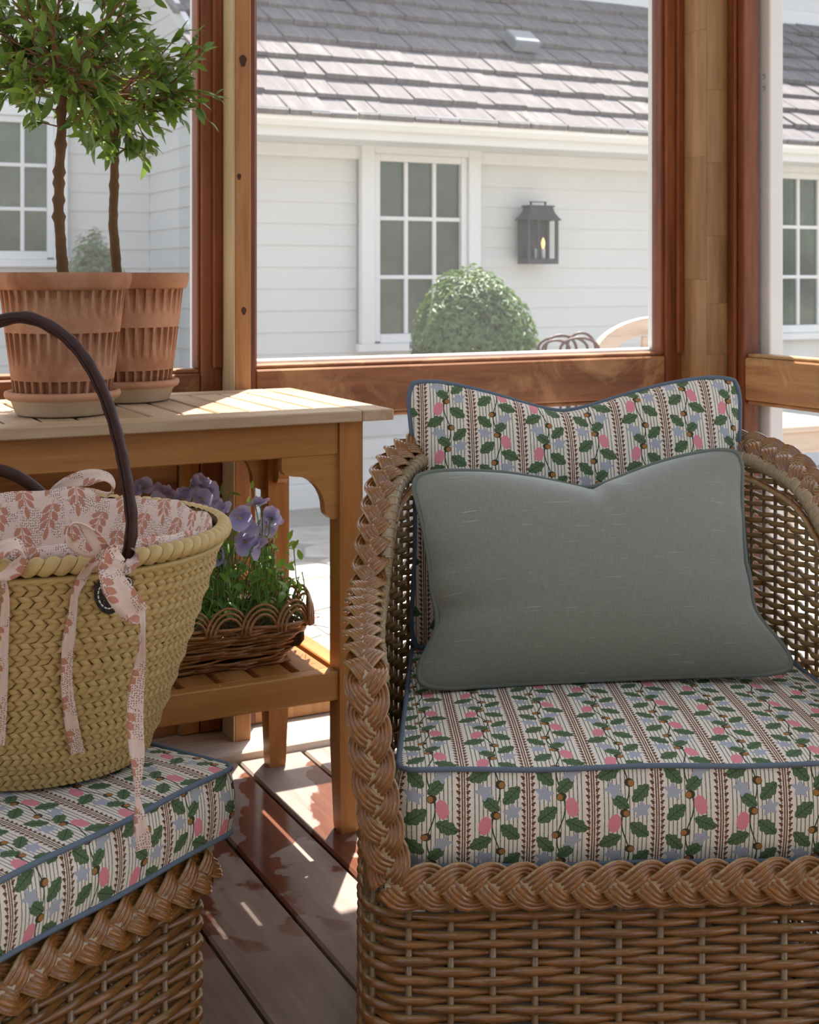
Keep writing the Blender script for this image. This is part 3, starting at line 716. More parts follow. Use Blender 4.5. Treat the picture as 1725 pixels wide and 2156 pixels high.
# ------------------------------------------------------------------ shrubs
def leafcards(mb, centers, normals, size, rr, droop=0):
    n = len(centers)
    a = rr.normal(size=(n, 3)); t = np.cross(normals, a); t /= np.linalg.norm(t, axis=1)[:, None]
    nn = normals+rr.normal(size=(n, 3))*.5; nn /= np.linalg.norm(nn, axis=1)[:, None]
    b = np.cross(nn, t); b /= np.linalg.norm(b, axis=1)[:, None]
    L = size*rr.uniform(.7, 1.3, (n, 1)); W = L*.38
    q = np.stack([centers-t*L, centers+b*W+nn*W*.3, centers+t*L, centers-b*W+nn*W*.3], 1).reshape(-1, 3)
    mb.add(q.tolist(), [(4*i, 4*i+1, 4*i+2, 4*i+3) for i in range(n)])
def shrub(name, c, rx, rz_, n, size, mat, label, seed, gap=.0, tuft=.05):
    rr = np.random.default_rng(seed)
    t = thing(name, (c[0], c[1], GZ), label, 'shrub')
    d = rr.normal(size=(n, 3)); d /= np.linalg.norm(d, axis=1)[:, None]
    lump = 1+tuft*(np.sin(d[:, 0]*9+1)+np.sin(d[:, 1]*8+d[:, 2]*7)+np.sin(d[:, 2]*11+d[:, 0]*5))/2
    rad = lump[:, None]*rr.uniform(.82, 1.03, (n, 1))
    pt = np.array(c)+d*rad*np.array([rx, rx, rz_])
    keep = pt[:, 2] > GZ+.05; pt = pt[keep]; d = d[keep]
    mb = MB(); leafcards(mb, pt, d, size, rr); mb.build('foliage', mat, t, kind='stuff')
    a = np.linspace(0, math.pi, 12)
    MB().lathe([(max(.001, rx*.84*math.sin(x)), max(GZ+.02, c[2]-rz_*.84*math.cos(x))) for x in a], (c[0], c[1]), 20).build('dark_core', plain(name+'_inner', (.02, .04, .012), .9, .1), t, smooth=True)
    MB().tube([(c[0], c[1], GZ), (c[0], c[1], c[2])], .03, 8).build('stem', M_trunk, t)
p = P(997, 700, 7.2)
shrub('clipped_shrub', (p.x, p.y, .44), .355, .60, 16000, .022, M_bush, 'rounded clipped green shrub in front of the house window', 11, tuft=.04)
p = P(200, 560, 8.6)
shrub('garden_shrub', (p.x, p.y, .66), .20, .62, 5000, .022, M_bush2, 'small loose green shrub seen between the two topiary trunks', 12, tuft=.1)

# ------------------------------------------------------------------ garden furniture
def bar(mb, a, b, w, t):
    a, b = Vector(a), Vector(b); d = (b-a); L = d.length; q = d.to_track_quat('Z', 'Y').to_matrix().to_4x4()
    mb.box(-w/2, w/2, -t/2, t/2, 0, L, .004, Matrix.Translation(a) @ q)
bc = P(1395, 745, 6.6); BX, BY = bc.x, bc.y; bz = GZ
be = thing('garden_bench', (BX, BY, GZ), 'weathered wooden garden bench with an arched slatted back by the house', 'bench')
ar = [];
for i in range(21):
    a = math.pi*i/20; ar.append((BX-.42*math.cos(a), BY, .60+.20*math.sin(a)))
G_ = []
for (x_, y_, z_) in ar:
    dx, dz = (x_-BX)/.42, (z_-.60)/.20; k = .10
    inx, inz = BX+(x_-BX)*(1-.22), .60+(z_-.60)*(1-.42)
    G_.append([(x_, y_-.02, z_), (inx, y_-.02, inz), (inx, y_+.02, inz), (x_, y_+.02, z_)])
MB().grid(G_, cv=True).build('arched_rail', M_weather, be)
for i, xx in enumerate((-.33, -.11, .11, .33)): m = MB(); bar(m, (BX+xx, BY, .05), (BX+xx, BY, .60+(.10 if abs(xx) < .2 else .02)), .035, .02); m.build('back_slat', M_weather, be)
m = MB(); bar(m, (BX-.42, BY, .60), (BX+.42, BY, .60), .05, .03); m.build('cross_rail', M_weather, be)
for sx in (-1, 1):
    m = MB(); bar(m, (BX+sx*.42, BY, GZ), (BX+sx*.42, BY, .62), .055, .055); m.build('leg', M_weather, be)
    m = MB(); bar(m, (BX+sx*.42, BY-.45, GZ), (BX+sx*.42, BY-.45, .22), .055, .055); m.build('leg', M_weather, be)
    m = MB(); bar(m, (BX+sx*.42, BY-.5, .24), (BX+sx*.42, BY+.02, .24), .06, .04); m.build('armrest', M_weather, be)
for i in range(5): boxobj('seat_slat', M_weather, be, BX-.46, BX+.46, BY-.47+i*.09, BY-.47+i*.09+.075, .02, .045, .004)

cc = P(1205, 745, 6.2)
co = thing('metal_hoops', (cc.x, cc.y, GZ), 'curled dark rusty metal hoops standing between the round shrub and the bench', 'garden metalwork')
for i, (dx, dyy, wd, hgt) in enumerate(((-.09, 0, .07, .045), (-.03, .05, .08, .065), (.02, -.03, .10, .055), (.07, .03, .075, .075), (.0, .08, .13, .06))):
    pts = [(cc.x+dx-wd, cc.y+dyy, GZ)]+[(cc.x+dx-wd*math.cos(math.pi*j/12)*CA, cc.y+dyy+wd*math.cos(math.pi*j/12)*SA*.6, .655+hgt*math.sin(math.pi*j/12)) for j in range(13)]+[(cc.x+dx+wd, cc.y+dyy, GZ)]
    MB().tube(pts, .007, 6).build('hoop', M_rust, co, smooth=True)

tb = P(1650, 880, 5.4); TX, TY = tb.x, tb.y
ta = thing('garden_table', (TX, TY, GZ), 'pale weathered garden table outside the right hand window', 'table')
tz = CAMZ-(880-HY)/F*5.4
tux = Vector((CA, -SA, 0))
for i in range(5): boxobj('tabletop_plank', M_weather, ta, TX-.55, TX+.16, TY-.25+i*.11, TY-.25+i*.11+.10, tz-.025, tz, .004)
boxobj('apron', M_weather, ta, TX-.5, TX+.12, TY-.22, TY-.19, tz-.11, tz-.026, .004)
for xx in (-.5, .07):
    for yy in (-.22, .22): boxobj('leg', M_weather, ta, TX+xx, TX+xx+.06, TY+yy-.03, TY+yy+.03, GZ, tz-.026, .004)
# ------------------------------------------------------------------ console table
tt = thing('console_table', (.3, 2.4, 0), 'honey teak console table with slatted top, lower shelf and curved brackets', 'table')
TX0, TX1, TY0, TY1, TZ = -.40, 1.055, 2.15, 2.652, .76
boxobj('end_board', M_teakty, tt, TX1-.062, TX1, TY0, TY1, TZ-.02, TZ, .002)
boxobj('end_board', M_teakty, tt, TX0, TX0+.062, TY0, TY1, TZ-.02, TZ, .002)
boxobj('front_board', M_teakt, tt, TX0+.063, TX1-.063, TY0, TY0+.065, TZ-.02, TZ, .002)
boxobj('back_board', M_teakt, tt, TX0+.063, TX1-.063, TY1-.065, TY1, TZ-.02, TZ, .002)
n_ = 22; pw = (TX1-TX0-.126)/n_
sl = MB().box(0, pw-.006, TY0+.066, TY1-.066, TZ-.02, TZ-.001, .002).mesh('top_slat', M_teakty)
for i in range(n_):
    o = bpy.data.objects.new('top_slat', sl); link(o, tt); o.location = (TX0+.063+i*pw+.003, 0, 0)
LW = .045; lx = (.958, -.35); ly = (2.172, 2.53)
for i, x0 in enumerate(lx):
    for j, y0 in enumerate(ly):
        prof = [(0, 0.0), (.006, .0)]
        G_ = []
        for zz, ins in ((0, .006), (.01, .005), (.16, 0), (TZ-.02, 0)):
            G_.append([(x0+ins, y0+ins, zz), (x0+LW-ins, y0+ins, zz), (x0+LW-ins, y0+LW-ins, zz), (x0+ins, y0+LW-ins, zz)])
        m = MB().grid(G_, cv=True); m.add(G_[0], [(0, 1, 2, 3)]); m.build('leg', M_teakz, tt)
boxobj('front_apron', M_teak, tt, lx[1]+LW, lx[0], 2.176, 2.198, .680, TZ-.02, .002)
boxobj('back_apron', M_teak, tt, lx[1]+LW, lx[0], 2.55, 2.572, .680, TZ-.02, .002)
for x0 in lx: boxobj('side_apron', M_teaky, tt, x0+.012, x0+.034, ly[0]+LW, ly[1], .680, TZ-.02, .002)
def bracket(corner, du, thick_dir, W=.108, H=.115, th_=.022, mat=M_teak):
    """flat bracket: corner = inner top corner at the leg; du = unit vector away from the leg, concave quarter cut"""
    prof = [(0, 0), (W, 0), (W, -.022), (W-.006, -.030), (W-.018, -.033)]
    r = H-.058
    for i in range(9):
        a = math.pi/2*i/8; prof.append((W-.024-(W-.05)*math.sin(a), -.034-(H-.052)*(1-math.cos(a))))
    prof += [(.024, -H+.010), (.016, -H+.002), (.010, -H), (0, -H)]
    c = Vector(corner); du = Vector(du); td = Vector(thick_dir)
    vs = [c+du*a+Vector((0, 0, b)) for a, b in prof]; n = len(vs); vs += [v+td*th_ for v in vs]
    MB().add(vs, [tuple(range(n)), tuple(range(2*n-1, n-1, -1))]+[(i, n+i, n+(i+1) % n, (i+1) % n) for i in range(n)]).build('bracket', mat, tt, recalc=True)
for sx, x0 in ((-1, lx[0]), (1, lx[1]+LW)):
    bracket((x0, 2.178, .680), (sx, 0, 0), (0, 1, 0)); bracket((x0, 2.548, .680), (sx, 0, 0), (0, 1, 0))
for x0 in lx:
    bracket((x0+.012, ly[0]+LW, .680), (0, 1, 0), (1, 0, 0), .07, .10, mat=M_teaky); bracket((x0+.012, ly[1], .680), (0, -1, 0), (1, 0, 0), .07, .10, mat=M_teaky)
# lower shelf
SZ = .294
boxobj('front_stretcher', M_teak, tt, lx[1]+LW, lx[0], 2.176, 2.205, SZ-.052, SZ, .002)
boxobj('back_stretcher', M_teak, tt, lx[1]+LW, lx[0], 2.545, 2.572, SZ-.052, SZ, .002)
for x0 in lx: boxobj('side_stretcher', M_teaky, tt, x0+.004, x0+.040, ly[0]+LW, ly[1], SZ-.052, SZ, .002)
n_ = 18; pw = (lx[0]-lx[1]-LW)/n_
sl = MB().box(0, pw-.014, 2.206, 2.544, SZ-.018, SZ-.001, .002).mesh('shelf_slat', M_teaky)
for i in range(n_):
    o = bpy.data.objects.new('shelf_slat', sl); link(o, tt); o.location = (lx[1]+LW+i*pw+.007, 0, 0)

# ------------------------------------------------------------------ topiaries
def leafmesh(L, W, mat, fold=.25, curl=.15, n=5):
    vs = []; uv = []
    for i in range(n+1):
        t = i/n; w_ = W*math.sin(math.pi*min(1, t*.97+.03))**.8*(1-.25*t)
        zc = -curl*L*t*t
        vs += [(-w_, L*t, zc+fold*w_), (0, L*t, zc), (w_, L*t, zc+fold*w_)]
    fs = []
    for i in range(n): fs += [(3*i, 3*i+1, 3*i+4, 3*i+3), (3*i+1, 3*i+2, 3*i+5, 3*i+4)]
    return MB().add(vs, fs)
LEAFM = [leafmesh(L, W, M_leaf, f, c).mesh('leaf', M_leaf, True) for L, W, f, c in ((.036, .0078, .35, .15), (.030, .007, .25, -.12), (.041, .0080, .3, .3))]
def orient(p, d, up, roll=0):
    d = Vector(d).normalized(); z = Vector(up)-d*d.dot(Vector(up))
    if z.length < 1e-4: z = Vector((1, 0, 0))-d*d.x
    z.normalize(); x = d.cross(z)
    return Matrix.Translation(p) @ Matrix(((x.x, d.x, z.x, 0), (x.y, d.y, z.y, 0), (x.z, d.z, z.z, 0), (0, 0, 0, 1))) @ Matrix.Rotation(roll, 4, 'Y')

def flute_pot(c, z0, R0, R1, H, nfl=34):
    n = nfl*8; rows = []
    zz = []
    tiers = [(.33*H*0+.018, .20*H), ]
    def prof(t): return R0+(R1-R0)*(t**.92)
    T = [(.02, .205, 0), (.295, .555, 1), (.66, .868, 1)]     # (lower end, upper end, tapers)
    levels = sorted(set([0.0, .01, .019, .021, .10, .20, .2045, .206, .25, .294, .296] + list(np.linspace(.296, .554, 7)) + [.5545, .556, .6, .64, .659, .661] + list(np.linspace(.661, .866, 6)) + [.8675, .869, .875]))
    for t in levels:
        r = prof(t); ring = []
        for i in range(n):
            a = 2*math.pi*i/n; ph = (i % 8)
            dep = 0
            for lo, hi, tap in T:
                if lo < t < hi and 2 <= ph <= 6:
                    k = (t-lo)/(hi-lo); dep = .0085*(min(1, k*1.15)**.8 if tap else 1)
                    if ph in (2, 6) and tap: dep *= .15+.85*min(1, k*1.2)
            rr_ = r-dep; ring.append((c[0]+rr_*math.cos(a), c[1]+rr_*math.sin(a), z0+H*t))
        rows.append(ring)
    m = MB().grid(rows, cv=True, flip=True)
    rim = [(R1*.985, z0+H*.872), (R1*1.02, z0+H*.875), (R1*1.045, z0+H*.90), (R1*1.07, z0+H*.95), (R1*1.07, z0+H*.985), (R1*1.055, z0+H), (R1*.99, z0+H), (R1*.965, z0+H*.985), (R1*.93, z0+H*.88), (R1*.88, z0+H*.8)]
    m2 = MB().lathe(rim, c, 72)
    m.add([(c[0]+R0*math.cos(2*math.pi*i/24), c[1]+R0*math.sin(2*math.pi*i/24), z0+.001) for i in range(24)], [tuple(range(24))[::-1]])
    return m, m2

def topiary(u, d, ut, vfork, crownR, lean, label, seed, nleaf, tr_u_base):
    rr = np.random.default_rng(seed)
    base = P(u, 580, d); c = (base.x, base.y)
    so = thing('plant_saucer', (c[0], c[1], TZ), label[1], 'saucer')
    MB().lathe([(.001, TZ+.001), (.076, TZ+.001), (.080, TZ+.004), (.087, TZ+.024), (.096, TZ+.029), (.099, TZ+.034), (.098, TZ+.040), (.092, TZ+.042), (.086, TZ+.036), (.078, TZ+.013), (.001, TZ+.012)], c, 64).build('dish', M_saucer, so, smooth=True)
    t = thing('potted_topiary', (c[0], c[1], TZ+.013), label[0], 'potted tree')
    a, b = flute_pot(c, TZ+.0135, .080, .1095, .232)
    pot = a.build('pot', M_terra, t, smooth=False); b.build('pot_rim', M_terra, pot, smooth=True)
    MB().lathe([(.001, .985), (.05, .984), (.1, .980)], c, 24).build('soil', M_soil, t, smooth=True)
    # trunk with knobs
    pb = P(tr_u_base, 580, d); pf = P(ut, vfork, d+.01)
    k = 40; pts = []; rad = []
    for i in range(k):
        s = i/(k-1)
        pts.append((pb.x+(pf.x-pb.x)*s+.004*math.sin(s*7+seed)+rr.normal()*.0006, pb.y+(pf.y-pb.y)*s+.003*math.cos(s*6+seed), .975+(pf.z-.975)*s))
        rad.append(.0098*(1-.22*s)*(1+(.35 if rr.random() < .14 else 0)+rr.normal()*.05))
    MB().tube(pts, rad, 10).build('trunk', M_trunk, t, smooth=True)
    fork = np.array(pts[-1]); cc = fork+np.array([lean[0]*SA*0+lean[0]*CA, -lean[0]*SA, lean[1]])
    br = MB(); leaves = []
    for i in range(46):
        dr = rr.normal(size=3); dr[2] = dr[2]*.75+.05; dr /= np.linalg.norm(dr)
        L = crownR*rr.uniform(.75, 1.08)
        end = cc+dr*L*np.array([1, 1, .95]); mid = fork*.4+end*.6*1.0+np.array([0, 0, -.01])+rr.normal(size=3)*.012
        st = fork+np.array([0, 0, rr.uniform(-.012, .01)])
        pth = spline([st, (st+mid)/2+rr.normal(size=3)*.012, mid, end], 12)
        br.tube(pth, np.linspace(.0032, .0009, 12), 5)
        for tw in range(5):
            j = int(rr.integers(4, 11)); p0 = pth[j]; td = (pth[j]-pth[j-1]); td = td/np.linalg.norm(td)+rr.normal(size=3)*.75; td /= np.linalg.norm(td)
            Lt = rr.uniform(.03, .065); p1 = p0+td*Lt*.5+rr.normal(size=3)*.003; p2 = p0+td*Lt+np.array([0, 0, -.004])
            tp = spline([p0, p1, p2], 6); br.tube(tp, np.linspace(.0014, .0006, 6), 4)
            for q in range(int(rr.integers(3, 6))):
                pp = tp[min(5, int(rr.integers(1, 6)))]; dd = td+rr.normal(size=3)*.7+np.array([0, 0, -.12]); leaves.append((pp, dd))
        leaves.append((end, dr+rr.normal(size=3)*.3)); leaves.append((end, dr+rr.normal(size=3)*.6))
    for q in range(2):
        p0 = np.array(pts[int(k*(.80-.06*q))])
        for s_ in (-1, 1):
            dr = np.array([CA*s_, -SA*s_, .25])+rr.normal(size=3)*.25; dr /= np.linalg.norm(dr)
            tp = spline([p0, p0+dr*.03, p0+dr*.055+np.array([0, 0, .0])], 6); br.tube(tp, np.linspace(.0016, .0006, 6), 4)
            for _ in range(6): leaves.append((tp[int(rr.integers(2, 6))], dr+rr.normal(size=3)*.6))
    br.build('branches', M_twig, t, smooth=True)
    rr.shuffle(leaves)
    # nearest the camera first as single leaves, the rest in one part
    leaves.sort(key=lambda l: l[0][0]*SA+l[0][1]*CA)
    rest = MB()
    for i, (p, dd) in enumerate(leaves):
        me = LEAFM[i % 3]; M_ = orient(Vector(p), dd, (rr.normal()*.5, rr.normal()*.5, 1), rr.normal()*.5) @ Matrix.Scale(rr.uniform(.7, 1.15), 4)
        if i < nleaf:
            o = bpy.data.objects.new('leaf', me); link(o, t); o.matrix_basis = M_
        else: rest.add([M_ @ v.co for v in me.vertices], [tuple(f.vertices) for f in me.polygons])
    rest.build('leaf_mass', M_leaf, t, smooth=True, kind='stuff')
topiary(132, 2.31, 124, 150, .165, (.0, .06), ('standard myrtle tree in the nearer fluted terracotta pot', 'clay saucer under the nearer fluted pot on the table'), 21, 300, 130)
topiary(268, 2.56, 234, 205, .155, (.02, .055), ('standard myrtle tree in the fluted terracotta pot nearer the window', 'clay saucer under the fluted pot beside the window post'), 34, 300, 247)

# ------------------------------------------------------------------ willow basket with violas
bx0, bx1, by0, by1 = .30, .905, 2.268, 2.515
bk = thing('willow_basket', (.6, 2.4, SZ), 'oblong brown willow basket with looped rim on the table shelf', 'basket')
def rrect(x0, x1, y0, y1, r, n=64):
    pts = []
    for cx_, cy_, a0 in ((x1-r, y1-r, 0), (x0+r, y1-r, 90), (x0+r, y0+r, 180), (x1-r, y0+r, 270)):
        for i in range(9): a = math.radians(a0+90*i/8); pts.append((cx_+r*math.cos(a), cy_+r*math.sin(a), 0))
    p = np.array(pts+[pts[0]]); L = np.concatenate([[0], np.cumsum(np.linalg.norm(np.diff(p, axis=0), axis=1))]); q = np.linspace(0, L[-1], n+1)[:-1]
    return np.stack([np.interp(q, L, p[:, k]) for k in range(3)], 1)
rr = np.random.default_rng(9)
wv = MB(); NB = 220
for k in range(21):
    t = k/20; ex_ = .045*t
    o_ = rrect(bx0-ex_, bx1+ex_, by0-ex_, by1+ex_, .05+.02*t, NB)
    c = o_.mean(0); nr = o_-np.roll(o_, 1, 0); nr = np.stack([nr[:, 1], -nr[:, 0], 0*nr[:, 0]], 1); nr /= np.linalg.norm(nr, axis=1)[:, None]
    s = np.arange(NB); ph = rr.uniform(0, 6.28)
    off = .0035*np.sin(s*2*math.pi/10+math.pi*(k % 2))+.002*np.sin(s*2*math.pi/NB*5+ph)
    pts = o_+nr*off[:, None]; pts[:, 2] = SZ+.005+.078*t+.0035*np.sin(s*2*math.pi/NB*rr.integers(3, 8)+ph)
    wv.tube(pts, .0028*rr.uniform(.85, 1.25), 6, nrm=nr, closed=True)
wv.build('woven_side', M_willow, bk, smooth=True, kind='stuff')
MB().box(bx0, bx1, by0, by1, SZ+.001, SZ+.006, .002).build('base', M_willow, bk)
rim = rrect(bx0-.045, bx1+.045, by0-.045, by1+.045, .07, 30)
for i in range(30):
    p0 = rim[i]; p1 = rim[(i+1) % 30]; mid = (p0+p1)/2; hw_ = np.linalg.norm(p1-p0)*.62; d_ = (p1-p0)/np.linalg.norm(p1-p0); nn = np.array([d_[1], -d_[0], 0])
    m = MB()
    for q in range(3):
        r_ = hw_*(1-.16*q); pts = [mid-d_*r_*math.cos(math.pi*j/10)+nn*(.004*math.cos(math.pi*j/10)+.003*q)+np.array([0, 0, SZ+.072+(r_*1.25)*math.sin(math.pi*j/10)]) for j in range(11)]
        m.tube(pts, .0026, 6, nrm=nn)
    m.build('rim_loop', M_willow, bk, smooth=True)
# twisted hoop handle at the end
hd = MB()
for q in range(3):
    pts = []
    for j in range(40):
        a = math.pi*j/39; tw = a*9+q*2.1
        pts.append((.93+.004*math.cos(tw), 2.475-.05*math.cos(a)+.005*math.sin(tw), SZ+.08+.14*math.sin(a)))
    hd.tube(pts, .0038, 6)
hd.build('handle', M_willow, bk, smooth=True)
MB().box(bx0-.02, bx1+.02, by0-.02, by1+.02, SZ+.03, SZ+.068, .01).build('moss_liner', M_soil, bk)
# curly moss fibres
fb = MB()
for i in range(260):
    p = np.array([rr.uniform(bx0-.03, bx1+.03), rr.uniform(by0-.035, by0+.05), SZ+.07]); 
    pts = spline([p, p+rr.normal(size=3)*[.02, .012, .008]+[0, 0, .008], p+rr.normal(size=3)*[.03, .015, .006]+[0, 0, .006]], 7)
    fb.tube(pts, .0007, 3)
fb.build('moss_fibre', M_twig, bk, kind='stuff')

vi = thing('viola_plant', (.62, 2.39, SZ+.068), 'lilac violas with bright green leaves growing in the willow basket', 'flowers')
PETAL = []
for (L, W, cu) in ((.021, .0125, .25), (.019, .013, -.2), (.022, .015, .35)):
    vs = []; uv = []; n, mm = 5, 4
    for i in range(n+1):
        t = i/n; w_ = W*math.sin(math.pi*(.08+.80*t))**.75
        for j in range(-2, 3):
            s = j/2; vs.append((w_*s, L*t*(1-.10*s*s), cu*L*t*t*.5+.0016*math.sin(j*2.2+t*3)+.0022*abs(s)*t)); uv.append((.5+.5*s, t))
    fs = [(5*i+j, 5*i+j+1, 5*i+j+6, 5*i+j+5) for i in range(n) for j in range(4)]
    PETAL.append(MB().add(vs, fs, uv).mesh('petal', M_petal, True))
CAL = MB()
for i in range(5):
    a = 2*math.pi*i/5; CAL.add([(0, 0, -.003), (.003*math.cos(a-.5), .003*math.sin(a-.5), -.002), (.010*math.cos(a), .010*math.sin(a), -.004), (.003*math.cos(a+.5), .003*math.sin(a+.5), -.002)], [(0, 1, 2, 3)])
CAL.lathe([(.0005, -.010), (.0022, -.006), (.0026, -.001), (.0005, .0)], (0, 0), 8); CALM = CAL.mesh('flower', M_stem, True)
EYEM = MB().lathe([(.0003, .0030), (.0022, .0022), (.0030, .0006), (.0028, 0)], (0, 0), 10).mesh('eye', M_eye, True)
fl_ = [(505, 1090, 2.38, (-.1, -1, .15)), (468, 1075, 2.40, (-.7, -.5, .5)), (425, 1022, 2.44, (.3, -.5, .7)), (402, 1025, 2.43, (-.6, -.4, .5)), (385, 1050, 2.42, (-.3, -.7, .6)), (345, 1040, 2.43, (.4, -.5, .8)),
       (300, 1030, 2.45, (.2, -.6, .8)), (283, 1042, 2.44, (-.5, -.6, .6)), (425, 1052, 2.41, (.5, -.6, .4)), (447, 1058, 2.46, (.6, -.2, .6)), (440, 1035, 2.45, (.2, .6, .6)), (520, 1108, 2.41, (.8, -.5, .1)), (540, 1150, 2.37, (.7, -.6, -.5)), (515, 1140, 2.39, (.3, -.7, -.5)),
       (545, 1060, 2.44, (-.4, .3, .9)), (572, 1090, 2.41, (.3, .8, .5)), (465, 1175, 2.42, (-.6, -.6, .0)), (330, 1062, 2.40, (-.2, -.9, .4)), (437, 1085, 2.39, (-.6, -.7, .2)), (365, 1075, 2.44, (0, -.8, .5)), (560, 1108, 2.45, (.5, -.6, .3))]
stm = MB(); rr = np.random.default_rng(4)
for i, (u, v, d, dr) in enumerate(fl_):
    p = P(u, v, d); dw = Vector((dr[0]*CA+dr[1]*0, 0, 0))
    # dr: (image right, depth, up) -> world
    dw = Vector((dr[0]*CA+dr[1]*SA, -dr[0]*SA+dr[1]*CA, dr[2])).normalized()
    zax = dw; up = Vector((0, 0, 1)); yax = (up-zax*up.dot(zax)); yax = yax.normalized() if yax.length > .05 else Vector((0, 1, 0)); xax = yax.cross(zax)
    Mf = Matrix(((xax.x, yax.x, zax.x, p.x), (xax.y, yax.y, zax.y, p.y), (xax.z, yax.z, zax.z, p.z), (0, 0, 0, 1))) @ Matrix.Rotation(rr.normal()*.2, 4, 'Z')
    fo = bpy.data.objects.new('flower', CALM); link(fo, vi); fo.matrix_basis = Mf
    for a, pi_, dz in ((28, 0, -.001), (-28, 0, -.0015), (98, 1, .0005), (-98, 1, .0003), (180, 2, .001)):
        po = bpy.data.objects.new('petal', PETAL[pi_]); link(po, fo)
        po.matrix_basis = Matrix.Translation((0, 0, dz)) @ Matrix.Rotation(math.radians(a+rr.normal()*6), 4, 'Z') @ Matrix.Rotation(rr.normal()*.25+(.15 if pi_ < 2 else .25), 4, 'X') @ Matrix.Rotation(rr.normal()*.2, 4, 'Y') @ Matrix.Scale(rr.uniform(.95, 1.25), 4)
    eo = bpy.data.objects.new('eye', EYEM); link(eo, fo)
    foot = np.array([min(max(p.x+rr.normal()*.03, .38), .88), 2.38+rr.normal()*.04, SZ+.07]); pe = np.array(p-zax*.008)
    pts = spline([foot, foot*.5+pe*.5+rr.normal(size=3)*.012, pe+np.array([0, 0, -.02])-np.array(zax)*.010, pe], 12); stm.tube(pts, .0012, 5)
stm.build('flower_stems', M_stem, vi, smooth=True, kind='stuff')
# buds
for (u, v, d) in ((468, 1030, 2.42), (560, 1165, 2.42), (575, 1180, 2.4)):
    p = P(u, v, d); m = MB().lathe([(.0004, p.z-.012), (.004, p.z-.006), (.0045, p.z), (.0025, p.z+.007), (.0004, p.z+.012)], (p.x, p.y), 8)
    m.tube(spline([(p.x, p.y, p.z-.01), (p.x+.004, p.y, p.z-.05), (p.x-.02, p.y, SZ+.1)], 8), .001, 5); m.build('bud', M_stem, vi, smooth=True)
VL = [leafmesh(L, W, M_pleaf, .2, c, 5).mesh('leaf', M_pleaf, True) for L, W, c in ((.026, .008, .2), (.022, .009, -.15), (.030, .0085, .35))]
rest = MB(); st2 = MB()
for i in range(620):
    if i < 90: x_, y_, z_ = rr.uniform(.70, .93), rr.uniform(2.24, 2.36), SZ+rr.uniform(.10, .22)
    else: x_, y_, z_ = rr.uniform(.38, .93), rr.uniform(2.24, 2.50), SZ+.09+abs(rr.normal())*.075
    dd = rr.normal(size=3)+np.array([(x_-.75)*1.5, -.25, .35]); M_ = orient(Vector((x_, y_, z_)), dd, (rr.normal()*.6, -.3, 1)) @ Matrix.Scale(rr.uniform(.6, 1.1), 4)
    if i < 200 or False:
        o = bpy.data.objects.new('leaf', VL[i % 3]); link(o, vi); o.matrix_basis = M_
    else: rest.add([M_ @ q.co for q in VL[i % 3].vertices], [tuple(f.vertices) for f in VL[i % 3].polygons])
    if i % 2 == 0: st2.tube(spline([(x_+rr.normal()*.02, y_+.01, SZ+.068), (x_+rr.normal()*.01, y_+.005, (z_+SZ+.07)/2), (x_, y_, z_)], 6), .0011, 4)
rest.build('leaf_mass', M_pleaf, vi, smooth=True, kind='stuff'); st2.build('leaf_stems', M_stem, vi, smooth=True, kind='stuff')
# ------------------------------------------------------------------ braids and wicker
def braid(name, pts, nrms, parent, A=.0165, B=.0055, per=.106, nc=4, rc=.0032, sp=.0054, mat=None, core=.010, n=6):
    """three-strand flat braid of nc canes each along pts; nrms = outward normals"""
    mat = mat or M_rattan
    pts = np.asarray(pts, float); L = np.sum(np.linalg.norm(np.diff(pts, axis=0), axis=1)); m = max(20, int(L/per*20))
    X = spline(np.hstack([pts, np.asarray(nrms, float)]), m); p, nr = X[:, :3], X[:, 3:]
    t = np.gradient(p, axis=0); t /= np.linalg.norm(t, axis=1)[:, None]
    nr -= t*np.sum(nr*t, 1)[:, None]; nr /= np.linalg.norm(nr, axis=1)[:, None]; bi = np.cross(t, nr)
    s = np.linspace(0, L, m); w_ = 2*math.pi/per
    co = MB().tube(p-nr*.006, core, 6); root = co.build(name, M_band, parent, smooth=True)
    for k in range(3):
        th_ = w_*s+2*math.pi*k/3
        x = A*np.sin(th_); dx = A*w_*np.cos(th_); z = B*np.sin(2*th_)
        ln = np.sqrt(1+dx*dx)
        for j in range(nc):
            o = (j-(nc-1)/2)*sp*(.72+.28*np.abs(np.cos(th_)))
            q = p+t*(-dx/ln*o)[:, None]+bi*(x+o/ln)[:, None]+nr*(z-np.abs(o)*.12-.0045*np.sin(th_)**4)[:, None]
            MB().tube(q, rc, n, nrm=nr).build('cane', mat, root, smooth=True)
    return root
def weave(mb_rows, outline, nrm, zs, pitch, r, amp, closed=False, ztop=None, seed=0, jit=.0008, zig=.0018):
    """horizontal rows round the stakes; outline Nx2 world points at equal spacing pitch/6, nrm Nx2"""
    rr = np.random.default_rng(seed); n = len(outline); i = np.arange(n)
    for k, z in enumerate(zs):
        ph = math.pi*(k % 2); off = amp*np.cos(i*math.pi/6+ph)
        q = np.zeros((n, 3)); q[:, :2] = outline+nrm*off[:, None]
        q[:, 2] = z+jit*np.sin(i*.21+rr.uniform(0, 6))+rr.normal()*jit*.6+zig*np.cos(i*math.pi/6+ph)
        nn = np.hstack([nrm, np.zeros((n, 1))])
        rad = r*rr.uniform(.88, 1.12)
        if ztop is None: mb_rows.tube(q, rad, 6, nrm=nn, closed=closed)
        else:
            ok = z < ztop; j = 0
            while j < n:
                if ok[j]:
                    e = j
                    while e < n and ok[e]: e += 1
                    if e-j > 3: mb_rows.tube(q[j:e], rad, 6, nrm=nn[j:e])
                    j = e
                else: j += 1
